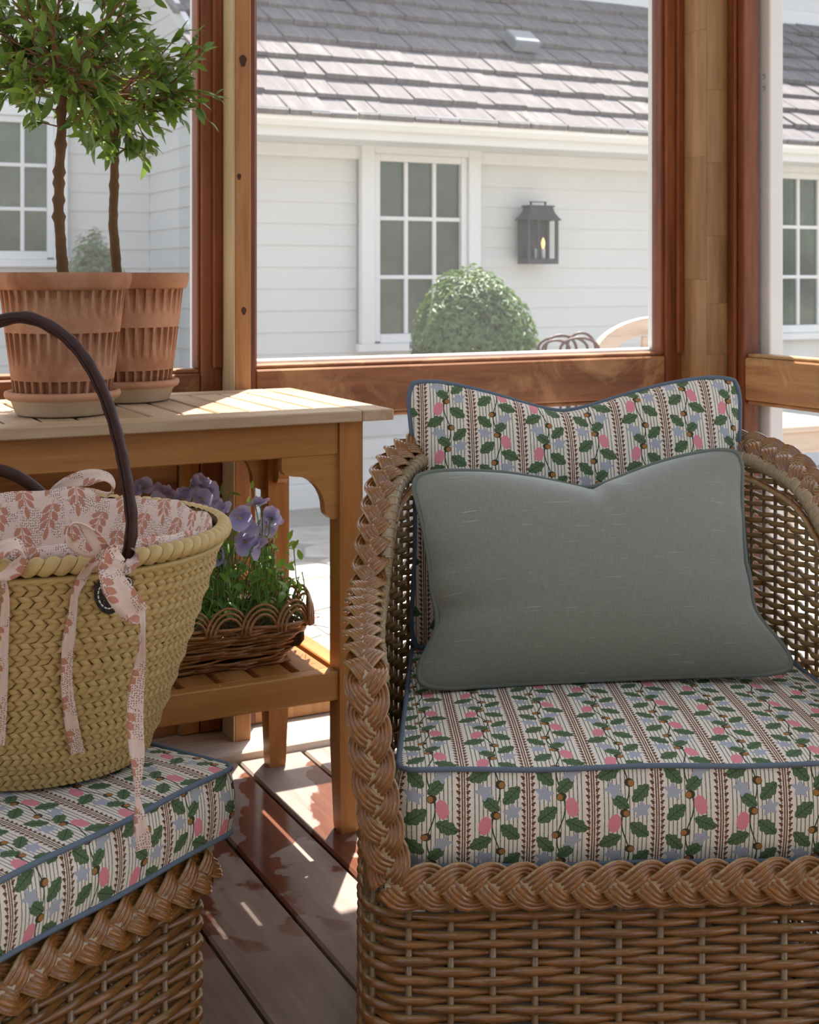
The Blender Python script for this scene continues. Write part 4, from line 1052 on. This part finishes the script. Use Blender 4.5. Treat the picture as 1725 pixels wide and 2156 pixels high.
def resample2(pts, step):
    p = np.asarray(pts, float); L = np.concatenate([[0], np.cumsum(np.linalg.norm(np.diff(p, axis=0), axis=1))]); n = int(L[-1]/step)+1
    q = np.linspace(0, L[-1], n); o = np.stack([np.interp(q, L, p[:, k]) for k in range(2)], 1)
    t = np.gradient(o, axis=0); t /= np.linalg.norm(t, axis=1)[:, None]
    return o, np.stack([t[:, 1], -t[:, 0]], 1)

def cushion(outer, corner_r, z0, z1, crown, bulge, toW, name, label, cat, uoff=0, front_v=True):
    """box cushion. outer: quad in local coords, counter-clockwise from front-left; toW(x,y,z)"""
    q = [np.array(p, float) for p in outer]; pts = []
    for i in range(4):
        p, nx_, pv = q[i], q[(i+1) % 4], q[i-1]; a = (pv-p)/np.linalg.norm(pv-p); b = (nx_-p)/np.linalg.norm(nx_-p)
        for t in np.linspace(0, 1, 7): pts.append(p+a*corner_r*(1-t)**2+b*corner_r*t**2)
    pts = np.array(pts+[pts[0]]); L = np.concatenate([[0], np.cumsum(np.linalg.norm(np.diff(pts, axis=0), axis=1))]); N = 160
    s = np.linspace(0, L[-1], N+1); O = np.stack([np.interp(s, L, pts[:, k]) for k in range(2)], 1)
    c = O[:-1].mean(0); t = np.gradient(O, axis=0); nr = np.stack([t[:, 1], -t[:, 0]], 1); nr /= np.linalg.norm(nr, axis=1)[:, None]
    base = thing(name, toW(c[0], c[1], z0), label, cat)
    m = MB(); K = 14; rows = []; uvs = []
    for k in range(K+1):
        f = k/K; rows.append([toW(*(c+(p-c)*(1-f)), z1+crown*(1-(1-f)**2.4)) for p in O]); uvs.append([((c+(p-c)*(1-f))[0]+uoff, (c+(p-c)*(1-f))[1]) for p in O])
    m.grid(rows, uvs)
    s0 = s-np.interp(0, [0], [0]); rows = []; uvs = []
    sfront = np.argmin(np.abs(O[:N//2, 0]-c[0])+np.abs(O[:N//2, 1]-O[:, 1].min())*2); K = 8
    for k in range(K+1):
        f = k/K; b = bulge*math.sin(math.pi*f); rows.append([toW(*(p+n_*b), z1+(z0-z1)*f) for p, n_ in zip(O, nr)])
        uvs.append([(s[i]-s[sfront]+O[sfront][0]+uoff, O[:, 1].min()-(z1-z0)*f) for i in range(N+1)])
    m.grid(rows, uvs)
    rows = [[toW(*(c+(p-c)*(1-f)), z0) for p in O] for f in (0, .5, 1)]; m.grid(rows, [[(p[0], p[1]) for p in O]]*3)
    body = m.build('cover', M_floral, base, smooth=True)
    for zz in (z1, z0+.002):
        wob = [toW(*(p+n_*.001), zz+.0012*math.sin(i*.37)) for i, (p, n_) in enumerate(zip(O[:-1], nr[:-1]))]
        MB().tube(wob, .0032, 8, closed=True).build('piping', M_blue, base, smooth=True, label='blue piping')
    return base, O, s

# ------------------------------------------------------------------ armchair
CR, CD, CA2 = .289, 1.50, math.radians(2.7)
ca2, sa2 = math.cos(CA2), math.sin(CA2)
def CH(x, y, z):
    return RD(CR+x*ca2-y*sa2, CD+x*sa2+y*ca2, z)
def CHd(x, y, z):
    return CH(x, y, z)-CH(0, 0, 0)
ch = thing('wicker_armchair', CH(0, .38, 0), 'brown wicker armchair with thick braided rim and open weave sides', 'chair')
# plan of the upper shell (half), front to back middle
half = [(-.338, .0), (-.340, .09), (-.337, .18), (-.330, .26), (-.320, .34), (-.300, .43), (-.265, .52), (-.205, .585), (-.11, .62), (0, .63)]
plan = half+[(-x, y) for x, y in half[-2::-1]]
pl = spline([(x, y, 0) for x, y in plan], 300)[:, :2]
Ls = np.concatenate([[0], np.cumsum(np.linalg.norm(np.diff(pl, axis=0), axis=1))]); TOT = Ls[-1]
def rimz(y):   # height of the rim by depth
    return np.interp(y, [0, .09, .18, .26, .30, .34, .38, .43, .52, .64], [.572, .586, .594, .602, .622, .660, .696, .722, .742, .748])
# outside rim braid: floor-front corner -> arm -> round the back -> other arm -> front corner
R = []; NN = []
fr = [(-.310, -.030, .335, (0, -1, .0)), (-.322, -.036, .40, (0, -1, 0)), (-.332, -.036, .47, (0, -1, .05)), (-.337, -.030, .53, (0, -.95, .3)), (-.338, -.008, .568, (0, -.55, .85))]
for a in fr: R.append(a[:3]); NN.append(a[3])
for (x, y) in plan[1:-1]:
    R.append((x, y, float(rimz(y)))); k = min(1, max(0, (y-.3)/.35)); NN.append(((.10 if x < 0 else -.10), -.75, .66))
for a in fr[::-1]: R.append((-a[0], a[1], a[2])); NN.append((-a[3][0], a[3][1], a[3][2]))
Rw = [CH(*p) for p in R]; Nw = [CHd(*n_) for n_ in NN]
braid('rim_braid', [tuple(p) for p in Rw], [tuple(n_) for n_ in Nw], ch)
# front braid under the cushion
xs = np.linspace(-.318, .325, 12)
braid('front_braid', [tuple(CH(x, -.030-.008*(1-(x/.35)**2), .330)) for x in xs], [tuple(CHd(0, -1, .15)) for x in xs], ch, A=.0165)
# side-shell weave
W2 = np.array([[CH(x, y, 0).x, CH(x, y, 0).y] for x, y in pl])
ol, nr = resample2(W2, .025/6)
ytop = np.array([float(rimz(np.interp(i/len(ol), np.linspace(0, 1, len(pl)), pl[:, 1]))) for i in range(len(ol))])
rows = MB(); weave(rows, ol, -nr, np.arange(.335, .76, .0122), .025, .0042, .0038, ztop=ytop-.022, seed=2, zig=.0004)
rows.build('side_weave', M_weave, ch, smooth=True, kind='stuff')
stk = MB()
for i in range(0, len(ol), 6):
    stk.tube([(ol[i][0], ol[i][1], .31), (ol[i][0], ol[i][1], ytop[i]-.005)], .0030, 6)
stk.build('side_stakes', M_stake, ch, smooth=True, kind='stuff')
# wrapped band and long cane just inside the rim
bp = []; cp = []
for j in range(0, 300, 6):
    x, y = pl[j]; inx = x*.955; iny = y*.965 if y > .3 else y
    bp.append(tuple(CH(inx, iny, float(rimz(y))-.022))); k = 1 if .12 < j/300 < .88 else 0
    cp.append(tuple(CH(x*.945, iny*.985, float(rimz(y))-.050)))
MB().tube(spline(bp, 300), .0105, 10).build('wrapped_band', M_band, ch, smooth=True)
wr_ = MB(); bs = spline(bp, 900)
MB().tube(spline(cp, 240), .0052, 8).build('long_cane', M_rattan, ch, smooth=True)
tb_ = np.gradient(bs, axis=0); tb_ /= np.linalg.norm(tb_, axis=1)[:, None]
n0 = np.array([0, 0, 1.])-tb_*tb_[:, 2:3]; n0 /= np.linalg.norm(n0, axis=1)[:, None]; b0 = np.cross(tb_, n0); ang = np.arange(900)*.82
wr_.tube(bs+(n0*np.cos(ang)[:, None]+b0*np.sin(ang)[:, None])*.0108, .0017, 4); wr_.build('wrapping', M_band, ch, smooth=True, kind='stuff')
# base skirt
def skirt(parent, outline, zs, pitch, seed, zt, r=.0046, amp=.0052):
    ol, nr = resample2(outline, pitch/6); rows = MB(); weave(rows, ol, nr, zs, pitch, r, amp, seed=seed, jit=.001)
    rows.build('skirt_weave', M_weave, parent, smooth=True, kind='stuff')
    for i in range(0, len(ol), 6):
        MB().tube([(ol[i][0], ol[i][1], .0), (ol[i][0], ol[i][1], zt)], .0042, 6).build('stake', M_stake, parent, smooth=True)
    return ol, nr
sk = [(0, .62), (-.2, .62), (-.28, .60), (-.31, .54), (-.330, .36), (-.338, .12)]+[(-.338+.05*(1-math.cos(a)), .03-.045*math.sin(a)) for a in np.linspace(0, math.pi/2, 6)]
sk += [(x, -.015-.008*(1-(x/.32)**2)) for x in np.linspace(-.265, .265, 9)]
sk += [(.338-.05*(1-math.cos(a)), .03-.045*math.sin(a)) for a in np.linspace(math.pi/2, 0, 6)]+[(.338, .12), (.330, .36), (.31, .54), (.28, .60), (.2, .62), (0, .62)]
skw = [[CH(x, y, 0).x, CH(x, y, 0).y] for x, y in sk]
skirt(ch, skw, np.arange(.012, .31, .0104), .0465, 4, .32)
# seat deck and dark inside
dk = MB(); P4 = [(-.32, 0), (.32, 0), (.27, .56), (-.27, .56)]
dk.add([CH(x, y, z) for z in (.322, .333) for x, y in P4], [(3, 2, 1, 0), (4, 5, 6, 7)]+[(i, (i+1) % 4, 4+(i+1) % 4, 4+i) for i in range(4)]); dk.build('seat_deck', M_band, ch)

# cushions
cushion([(-.302, -.004), (.300, -.004), (.262, .56), (-.255, .56)], .022, .3385, .448, .014, .010, CH, 'seat_cushion', 'floral striped box seat cushion with blue piping on the armchair', 'cushion', uoff=.012)

def pillow(name, label, cat, base, xax, yax, zax, Wd, Hh, T, outline, mat, pip, pr_, bump=None, uoff=(0, 0), gp=1.0, ex=(2.6, .62)):
    """soft cushion: outline(s,t)->(x,y) in metres, thickness T along zax"""
    n = 56; root = thing(name, base, label, cat); m = MB()
    sv = np.linspace(-1, 1, n+1)
    for sgn in (1, -1):
        Gd = np.zeros((n+1, n+1, 3)); UV = np.zeros((n+1, n+1, 2))
        for i, s in enumerate(sv):
            for j, t in enumerate(sv):
                x, y = outline(s, t); h = T*((1-abs(s)**ex[0])**ex[1])*((1-abs(t)**ex[0])**ex[1])
                if bump is not None and sgn > 0: h += bump(s, t)
                pnt = Vector(base)+xax*x+yax*y+zax*(h*sgn*(gp if sgn < 0 else 1)); Gd[i, j] = pnt; UV[i, j] = (x+uoff[0], y+uoff[1])
        m.grid(Gd, UV, flip=(sgn < 0))
    m.build('cover', mat, root, smooth=True)
    ed = [(s, -1) for s in sv[:-1]]+[(1, t) for t in sv[:-1]]+[(s, 1) for s in sv[::-1][:-1]]+[(-1, t) for t in sv[::-1][:-1]]
    pp = [tuple(Vector(base)+xax*outline(s, t)[0]+yax*outline(s, t)[1]) for s, t in ed]
    MB().tube(pp, pr_, 8, closed=True).build('piping', pip, root, smooth=True)
    return root
def rc(s, t, r=.07):
    """round the corners of the unit square a little"""
    a, b = abs(s), abs(t); k = r*max(0, (a-.75)/.25)**2*max(0, (b-.75)/.25)**2
    return s*(1-k), t*(1-k)
xa = CHd(1, 0, 0).normalized(); fw = CHd(0, -1, 0).normalized(); up = Vector((0, 0, 1))
# back cushion, leaning on the chair back
lean = math.radians(14); ya = (up*math.cos(lean)-fw*math.sin(lean)); za = (fw*math.cos(lean)+up*math.sin(lean))
def out_back(s, t):
    s, t = rc(s, t, .04)
    x = s*.262*(1-.05*(1-t*t)); y = t*.205
    dip = .058*math.exp(-(abs(s+.08)/.55)**1.6)
    if t > 0: y -= dip*t**3
    return x+.0, y+.0
pillow('back_cushion', 'floral striped back cushion with a dented top against the chair back', 'cushion', CH(-.007, .515, .648), xa, ya, za, .5, .4, .075, out_back, M_floral, M_blue, .0042,
       bump=lambda s, t: -.016*math.exp(-((s+.08)/.16)**2-((t-.9)/.3)**2)+.003*math.sin(s*9+t*4)*(1-t*t)*(1-s*s), uoff=(.02, .01))
# grey-green lumbar pillow
lean = math.radians(26); ya = (up*math.cos(lean)-fw*math.sin(lean)); za = (fw*math.cos(lean)+up*math.sin(lean))
rl = Matrix.Rotation(math.radians(1.6), 3, za)
xg = rl @ xa; yg = rl @ ya
def out_green(s, t):
    s, t = rc(s, t, .05)
    wl = .236+(.006 if t > 0 else .016)*abs(t)-.018*(1-t*t)-.016*math.exp(-((t+.45)/.25)**2)
    x = s*wl+(.018*(t < 0)*abs(t) if s > 0 else 0)
    y = t*.152
    if t > 0: y -= .034*t**2*math.exp(-(abs(s-.06)/.38)**1.5)+.006*t
    if t > 0 and s > 0: y += .022*s*t
    if t < 0: y += .004*(1-s*s)
    return x, y
def bg_(s, t):
    r = math.hypot((s-.06)/.5, (t-1)/.8)
    b = -.014*math.exp(-((s-.07)/.05)**2-((t-.95)/.22)**2)+.006*math.exp(-((s-.16)/.06)**2-((t-.85)/.25)**2)
    b += .0035*math.exp(-((t+.5)/.12)**2)*math.exp(-((s+1)/.35)**2)-.005*math.exp(-((t+.38)/.10)**2)*math.exp(-((s+1)/.4)**2)
    b += -.005*math.exp(-((t+.1)/.12)**2)*math.exp(-((s-1)/.35)**2)+.003*math.sin(t*14+s*3)*max(0, abs(s)-.6)*(1-t*t)
    b += .002*math.sin(s*40)*max(0, t-.6)*(1-t)*2
    return b
pillow('lumbar_pillow', 'plain grey-green linen pillow with piped edge leaning on the back cushion', 'cushion', CH(-.028, .320, .600), xg, yg, za, .48, .3, .086, out_green, M_linen, M_linenp, .0036, bump=bg_, ex=(2.2, .72))

# ------------------------------------------------------------------ ottoman
OD = 1.554; OR = (500-CX)/F*OD
e1 = np.array([-.53, -.848]); e2 = np.array([-.848, .53])
def OT(s, t, z):
    """s along the camera-facing side from its right corner, t to the back left"""
    q = np.array([OR, OD])+e1*s+e2*t; return RD(q[0], q[1], z)
def OTx(x, y, z): return OT(.56-x, y, z)      # x runs left to right along the front
ot = thing('wicker_ottoman', OTx(.28, .25, 0), 'brown wicker ottoman with braided edge standing before the table', 'ottoman')
ox = [(-.0, .55), (.0, .04)]+[(.04*(1-math.cos(a)), .04-.04*math.sin(a)) for a in np.linspace(0, math.pi/2, 5)]+[(.2, 0), (.4, 0)]+[(.53-.04*(1-math.cos(a)), .04-.04*math.sin(a)) for a in np.linspace(math.pi/2, 0, 5)]+[(.53, .2), (.53, .52)]
skirt(ot, [[OTx(x, y+.012, 0).x, OTx(x, y+.012, 0).y] for x, y in ox], np.arange(.010, .318, .0104), .0465, 8, .325)
bpts = [(.02, .0), (.15, -.008), (.30, -.008), (.44, -.006), (.51, .0), (.535, .028), (.54, .10), (.54, .25), (.54, .45)]
bn = [(0, -1)]*4+[(.5, -1), (1, -.5), (1, 0), (1, 0), (1, 0)]
def OTd(x, y, z): return OTx(x, y, z)-OTx(0, 0, 0)
braid('edge_braid', [tuple(OTx(x, y, .326)) for x, y in bpts], [tuple(OTd(x, y, .35)) for x, y in bn], ot, A=.0165)
dk = MB(); P4 = [(0, .01), (.53, .01), (.53, .52), (0, .52)]
dk.add([OTx(x, y, z) for z in (.338, .348) for x, y in P4], [(3, 2, 1, 0), (4, 5, 6, 7)]+[(i, (i+1) % 4, 4+(i+1) % 4, 4+i) for i in range(4)]); dk.build('top_deck', M_band, ot)
cushion([(-.02, .0), (.558, .0), (.548, .50), (-.02, .50)], .02, .352, .428, .012, .006, OTx, 'ottoman_cushion', 'floral striped box cushion with blue piping on the ottoman', 'cushion')
# ------------------------------------------------------------------ straw tote
BD, BR_ = 1.56, (50-CX)/F*1.56; BZ0, BZ1 = .441, .70
a0, b0_, a1, b1_ = .138, .118, .232, .205
def bagr(z):
    t = (z-BZ0)/(BZ1-BZ0); t = max(0, t); k = t**.88
    return a0+(a1-a0)*k, b0_+(b1_-b0_)*k
def BAG(phi, z, off=0):
    a, b = bagr(z); return RD(BR_+(a+off)*math.cos(phi), BD+(b+off)*math.sin(phi), z)
bag = thing('straw_tote', RD(BR_, BD, BZ0), 'plaited straw tote with leather handles and pink printed ribbon ties', 'bag')
G_ = [[BAG(p, z, -.003) for p in np.linspace(0, 2*math.pi, 72, endpoint=False)] for z in np.linspace(BZ0, BZ1, 14)]
m = MB().grid(G_, cv=True); m.add(G_[0], [tuple(range(72))]); m.build('inner_wall', M_strawdark, bag, smooth=True)
# plaited leaf pieces
def piece(w_, h, sl, th_):
    """one slanted leaf segment, pillowed; local x along the row, y up, z outward"""
    vs = []
    for j, yy in enumerate((-1, 0, 1)):
        for i, xx in enumerate((-1, -.7, .7, 1)):
            e = (abs(xx) == 1) or (abs(yy) == 1)
            zz = th_*(0 if abs(xx) == 1 else 1)*(.25 if abs(yy) == 1 else 1)-.0008
            vs.append((xx*w_/2+sl*yy*h/2, yy*h/2, zz))
    fs = [(4*j+i, 4*j+i+1, 4*j+i+5, 4*j+i+4) for j in range(2) for i in range(3)]
    return MB().add(vs, fs)
NR = 38; rh = (BZ1-.012-BZ0)/NR; NA = 98
PM = {}
items = []
rr = np.random.default_rng(31)
for k in range(NR):
    z = BZ0+rh*(k+.5); a, b = bagr(z)
    sl = 1 if k % 2 else -1
    per = math.pi*(3*(a+b)-math.sqrt((3*a+b)*(a+3*b))); nk = NA if z > .50 else NA
    wd = per/nk
    for i in range(nk):
        phi = 2*math.pi*(i+.5*(k % 4 in (1, 2)))/nk
        items.append((k, phi, z, wd, sl))
def ftan(phi, a, b): return Vector((-a*math.sin(phi)*CA+b*math.cos(phi)*SA, a*math.sin(phi)*SA+b*math.cos(phi)*CA, 0))
ins = []
for (k, phi, z, wd, sl) in items:
    key = (k, sl)
    if key not in PM: PM[key] = piece(wd*1.0, rh*1.2, sl*.95, .0042).mesh('straw_plait', M_straw, True)
    p = BAG(phi, z, .0006+.0012*math.sin(k*math.pi/2)); a, b = bagr(z); t = ftan(phi, a, b).normalized()
    upv = (BAG(phi, z+.005)-BAG(phi, z-.005)).normalized(); nrm = t.cross(upv).normalized()
    cen = RD(BR_, BD, z)
    if nrm.dot(p-cen) < 0: nrm = -nrm; t = -t
    Mx = Matrix(((t.x, upv.x, nrm.x, p.x), (t.y, upv.y, nrm.y, p.y), (t.z, upv.z, nrm.z, p.z), (0, 0, 0, 1))) @ Matrix.Rotation(.10+rr.normal()*.03, 4, 'Y') @ Matrix.Rotation(rr.normal()*.04, 4, 'Z')
    view = (Vector((0, 0, CAMZ))-p).normalized().dot(nrm)
    u = CX+((p.x*CA-p.y*SA)/(p.x*SA+p.y*CA))*F; hid = phi_ok = view > .1 and 60 < u < 480
    ins.append((view if hid else -1, Mx, PM[key]))
ins.sort(key=lambda q: -q[0]); rest = MB()
for i, (vv, Mx, me) in enumerate(ins):
    if i < 300: o = bpy.data.objects.new('straw_plait', me); link(o, bag); o.matrix_basis = Mx
    else: rest.add([Mx @ v.co for v in me.vertices], [tuple(f.vertices) for f in me.polygons])
rest.build('straw_field', M_straw, bag, smooth=True, kind='stuff')
# rolled rim: wrapped bindings round a core
NRIM = 88
ri = [tuple(BAG(p, BZ1, .0)) for p in np.linspace(0, 2*math.pi, 120, endpoint=False)]
MB().tube(ri, .0072, 8, closed=True).build('rim_core', M_strawdark, bag, smooth=True)
wrap = None
for i in range(NRIM):
    ph = 2*math.pi*i/NRIM; dph = 2*math.pi/NRIM
    pts = [BAG(ph+dph*(q-.5)*.98+.0, BZ1+.0005, 0) for q in (0, .33, .66, 1)]
    nrx = (pts[1]-RD(BR_, BD, BZ1)).normalized()
    g_ = []
    for qi, p in enumerate(pts):
        rr_ = .0074+(.0030 if qi in (1, 2) else 0)
        g_.append([p+(nrx*math.cos(a)+Vector((0, 0, 1))*math.sin(a))*rr_+(pts[3]-pts[0])*(.30*math.sin(a)) for a in np.linspace(-2.3, 2.3, 9)])
    MB().grid(g_).build('rim_binding', M_straw, bag, smooth=True)
MB().tube([tuple(BAG(p, BZ1-.014, .002)) for p in np.linspace(0, 2*math.pi, 120, endpoint=False)], .0036, 6, closed=True).build('lower_rim_cord', M_straw, bag, smooth=True)
# printed lining
def lin(phi, z, off): return BAG(phi, min(z, BZ1), off)+Vector((0, 0, max(0, z-BZ1)))
rows = []; uvs = []; NL = 120
for k, (dz, off) in enumerate(((-.115, -.016), (-.07, -.012), (-.03, -.011), (-.004, -.012), (.008, -.0135), (.0085, -.0155), (.0, -.018), (-.05, -.020), (-.1, -.022))):
    rw = []; uw = []
    for i in range(NL+1):
        ph = 2*math.pi*i/NL; fr = max(0, -math.sin(ph)); bkk = max(0, math.sin(ph))
        lift = (.010*fr+.010*bkk*(1 if math.cos(ph) < .2 else .3)+.0025*math.sin(ph*9)+.002*math.sin(ph*17+1)) if k >= 3 and k <= 6 else 0
        rw.append(lin(ph, BZ1+dz+lift, off-.018*fr*(k > 5))); uw.append((ph*.215, dz*(1 if k < 5 else -1)+.3))
    rows.append(rw); uvs.append(uw)
MB().grid(rows, uvs).build('lining', M_liner, bag, smooth=True)
MB().lathe([(.001, .615), (.10, .612), (.15, .60)], (RD(BR_, BD, 0).x, RD(BR_, BD, 0).y), 24).build('cover_cloth', M_liner, bag, smooth=True)

def path_uvd(lst, n): return spline([tuple(P(*q)) for q in lst], n)
def front_d(u, v, off=.006):
    for d in np.arange(1.1, 1.9, .002):
        q = P(u, v, d); z = q.z
        if BZ0 <= z <= BZ1+.01:
            a, b = bagr(min(z, BZ1)); r = q.x*CA-q.y*SA; dd = q.x*SA+q.y*CA
            if ((r-BR_)/a)**2+((dd-BD)/b)**2 < 1: return d-off
    return 1.36
# handles (leather tubes with a seam)
hn = path_uvd([(262, 1195, 1.375), (276, 1120, 1.375), (272, 1050, 1.378), (252, 940, 1.385), (222, 840, 1.39), (178, 755, 1.395), (125, 700, 1.40), (50, 668, 1.40), (-30, 690, 1.40), (-85, 750, 1.39), (-125, 840, 1.38), (-150, 960, 1.37), (-165, 1080, 1.36), (-165, 1195, 1.36)], 160)
rad = .0067+.0004*np.sin(np.arange(160)*.9); hd = MB().tube(hn, rad, 10).build('handle', M_leather, bag, smooth=True, label='dark brown leather handle')
sp_ = []
for i in range(0, 158, 1): sp_.append(tuple(hn[i]+np.array([0.004*(.8 if hn[i][2] < .9 else .3), 0, 0])*0-np.array([SA, CA, 0])*.0072-np.array([CA, -SA, 0])*.0035))
MB().tube(sp_, .0011, 4).build('seam', M_leather, hd, smooth=True)
hf = path_uvd([(102, 1056, 1.765), (75, 1030, 1.765), (40, 1005, 1.76), (0, 990, 1.755), (-40, 985, 1.75), (-90, 1000, 1.745), (-140, 1040, 1.74), (-150, 1070, 1.74)], 70)
MB().tube(hf, .0085, 10).build('handle', M_leather, bag, smooth=True, label='dark brown leather handle')
# black leather anchor patches with white stitching
def patch(u, v, ru, rv, rot):
    vs = []; n = 24
    ring = []
    for i in range(n):
        a = 2*math.pi*i/n; x_, y_ = ru*math.cos(a), rv*math.sin(a); c_, s_ = math.cos(rot), math.sin(rot)
        ring.append((u+x_*c_-y_*s_, v+x_*s_+y_*c_))
    top = [P(x_, y_, front_d(x_, y_, .0075)) for x_, y_ in ring]; low = [P(x_, y_, front_d(x_, y_, .0)) for x_, y_ in ring]
    c = P(u, v, front_d(u, v, .0085)); m = MB().add(top+low+[c], [(i, (i+1) % n, n+(i+1) % n, n+i) for i in range(n)]+[(2*n, i, (i+1) % n) for i in range(n)])
    po = m.build('leather_patch', M_patch, bag, smooth=False, recalc=True)
    st = MB()
    for i in range(0, n):
        if i % 3 == 2: continue
    for i in range(16):
        aa = [2*math.pi*(i+q*.68)/16 for q in (0, .5, 1)]
        pts = []
        for a in aa:
            x_, y_ = ru*.68*math.cos(a), rv*.68*math.sin(a); c_, s_ = math.cos(rot), math.sin(rot); x_, y_ = u+x_*c_-y_*s_, v+x_*s_+y_*c_
            pts.append(tuple(P(x_, y_, front_d(x_, y_, .0092))))
        st.tube(pts, .0008, 5)
    st.build('stitching', M_thread, po, smooth=True)
patch(225, 1256, 27, 38, -.25)
patch(268, 1228, 12, 16, 0)
# ribbons
def ribbon(lst, n=40, thick=.0007, pleat=.0015, name='ribbon'):
    """lst of (u, v, d, width_mm, twist_deg): cloth strip"""
    q = np.array([list(P(a, b, c))+[wd/1000, math.radians(tw)] for a, b, c, wd, tw in lst]); X = spline(q, n); p = X[:, :3]
    t = np.gradient(p, axis=0); t /= np.linalg.norm(t, axis=1)[:, None]
    vw = p-np.array([0, 0, CAMZ]); vw /= np.linalg.norm(vw, axis=1)[:, None]
    side = np.cross(t, vw); side /= np.linalg.norm(side, axis=1)[:, None]+1e-9; nr = np.cross(side, t)
    for i in range(1, n):
        pass
    tw = X[:, 4][:, None]; sd = side*np.cos(tw)+nr*np.sin(tw); nn = np.cross(sd, t)
    L = np.concatenate([[0], np.cumsum(np.linalg.norm(np.diff(p, axis=0), axis=1))]); w_ = X[:, 3][:, None]
    cols = [-.5, -.25, 0, .25, .5]; rows = []; uv = []
    for sgn in (1, -1):
        for c in (cols if sgn > 0 else cols[::-1]):
            rows.append(p+sd*w_*c+nn*(sgn*thick+pleat*math.cos(c*math.pi*2))); uv.append(np.stack([w_[:, 0]*c+.2, L], 1))
    G_ = np.array(rows).transpose(1, 0, 2); U_ = np.array(uv).transpose(1, 0, 2)
    return MB().grid(G_, U_, cv=True).build(name, M_liner, bag, smooth=True)
# near bow: loop, knot, two tails
ribbon([(228, 1178, 1.352, 14, 0), (205, 1140, 1.345, 16, 25), (180, 1112, 1.34, 15, 55), (158, 1103, 1.342, 14, 80), (144, 1118, 1.35, 15, 100), (150, 1145, 1.356, 16, 130), (178, 1158, 1.354, 17, 150), (215, 1160, 1.35, 15, 175), (236, 1172, 1.348, 13, 180)], 60, name='ribbon_loop')
kn = ribbon([(255, 1163, 1.35, 15, 20), (240, 1172, 1.343, 24, 5), (232, 1196, 1.342, 26, 0), (226, 1212, 1.346, 20, 0)], 24, pleat=.003, name='ribbon_knot')
ribbon([(252, 1196, 1.352, 12, 0), (270, 1196, 1.35, 13, 10), (284, 1178, 1.36, 13, 40), (280, 1162, 1.375, 12, 60), (262, 1166, 1.392, 12, 30)], 24, pleat=.003, name='ribbon_wrap')
T1 = [(224, 1168, 13), (195, 1185, 9), (172, 1218, 11), (158, 1250, 8), (154, 1290, 9), (146, 1340, 13), (140, 1400, 12), (140, 1450, 13), (146, 1500, 14), (155, 1550, 15), (164, 1586, 15)]
ribbon([(u, v, front_d(u, v, .009) if v > 1215 else 1.352, wd, 20*math.sin(i*1.1)) for i, (u, v, wd) in enumerate(T1)], 60, name='ribbon_tail')
T2 = [(228, 1195, 1.343, 20, 0), (240, 1230, 1.335, 26, 0), (262, 1262, 1.335, 28, -5), (286, 1290, 1.34, 26, -15), (296, 1305, 1.345, 14, 60), (296, 1350, 1.37, 9, 45), (294, 1395, 1.39, 12, 20), (287, 1450, 1.395, 16, 0), (284, 1520, 1.39, 17, 0), (288, 1580, 1.385, 16, 0), (288, 1630, 1.38, 11, 30), (287, 1680, 1.375, 8, 55), (293, 1725, 1.372, 13, 15), (303, 1788, 1.372, 17, 0)]
ribbon(T2, 90, name='ribbon_tail')
# second bow at the left
ribbon([(-40, 1180, 1.35, 15, 0), (0, 1160, 1.345, 17, 10), (32, 1148, 1.343, 15, 40), (48, 1165, 1.345, 14, 90), (40, 1190, 1.35, 17, 140), (10, 1205, 1.35, 17, 170), (-40, 1200, 1.35, 15, 180)], 50, name='ribbon_loop')
T3 = [(5, 1215, 5), (10, 1245, 7), (10, 1290, 9), (6, 1350, 12), (4, 1420, 13), (2, 1490, 12), (-4, 1570, 13)]
ribbon([(u, v, front_d(u, v, .009), wd, 15*math.sin(i*1.3)) for i, (u, v, wd) in enumerate(T3)], 40, name='ribbon_tail')
# far bow on the back rim
ribbon([(100, 1045, 1.775, 10, 0), (140, 1020, 1.77, 19, 0), (185, 1006, 1.765, 22, 10), (222, 1005, 1.765, 16, 40), (238, 1025, 1.77, 15, 80), (226, 1042, 1.775, 16, 120), (180, 1040, 1.775, 18, 165), (130, 1045, 1.78, 14, 180)], 50, name='ribbon_loop')
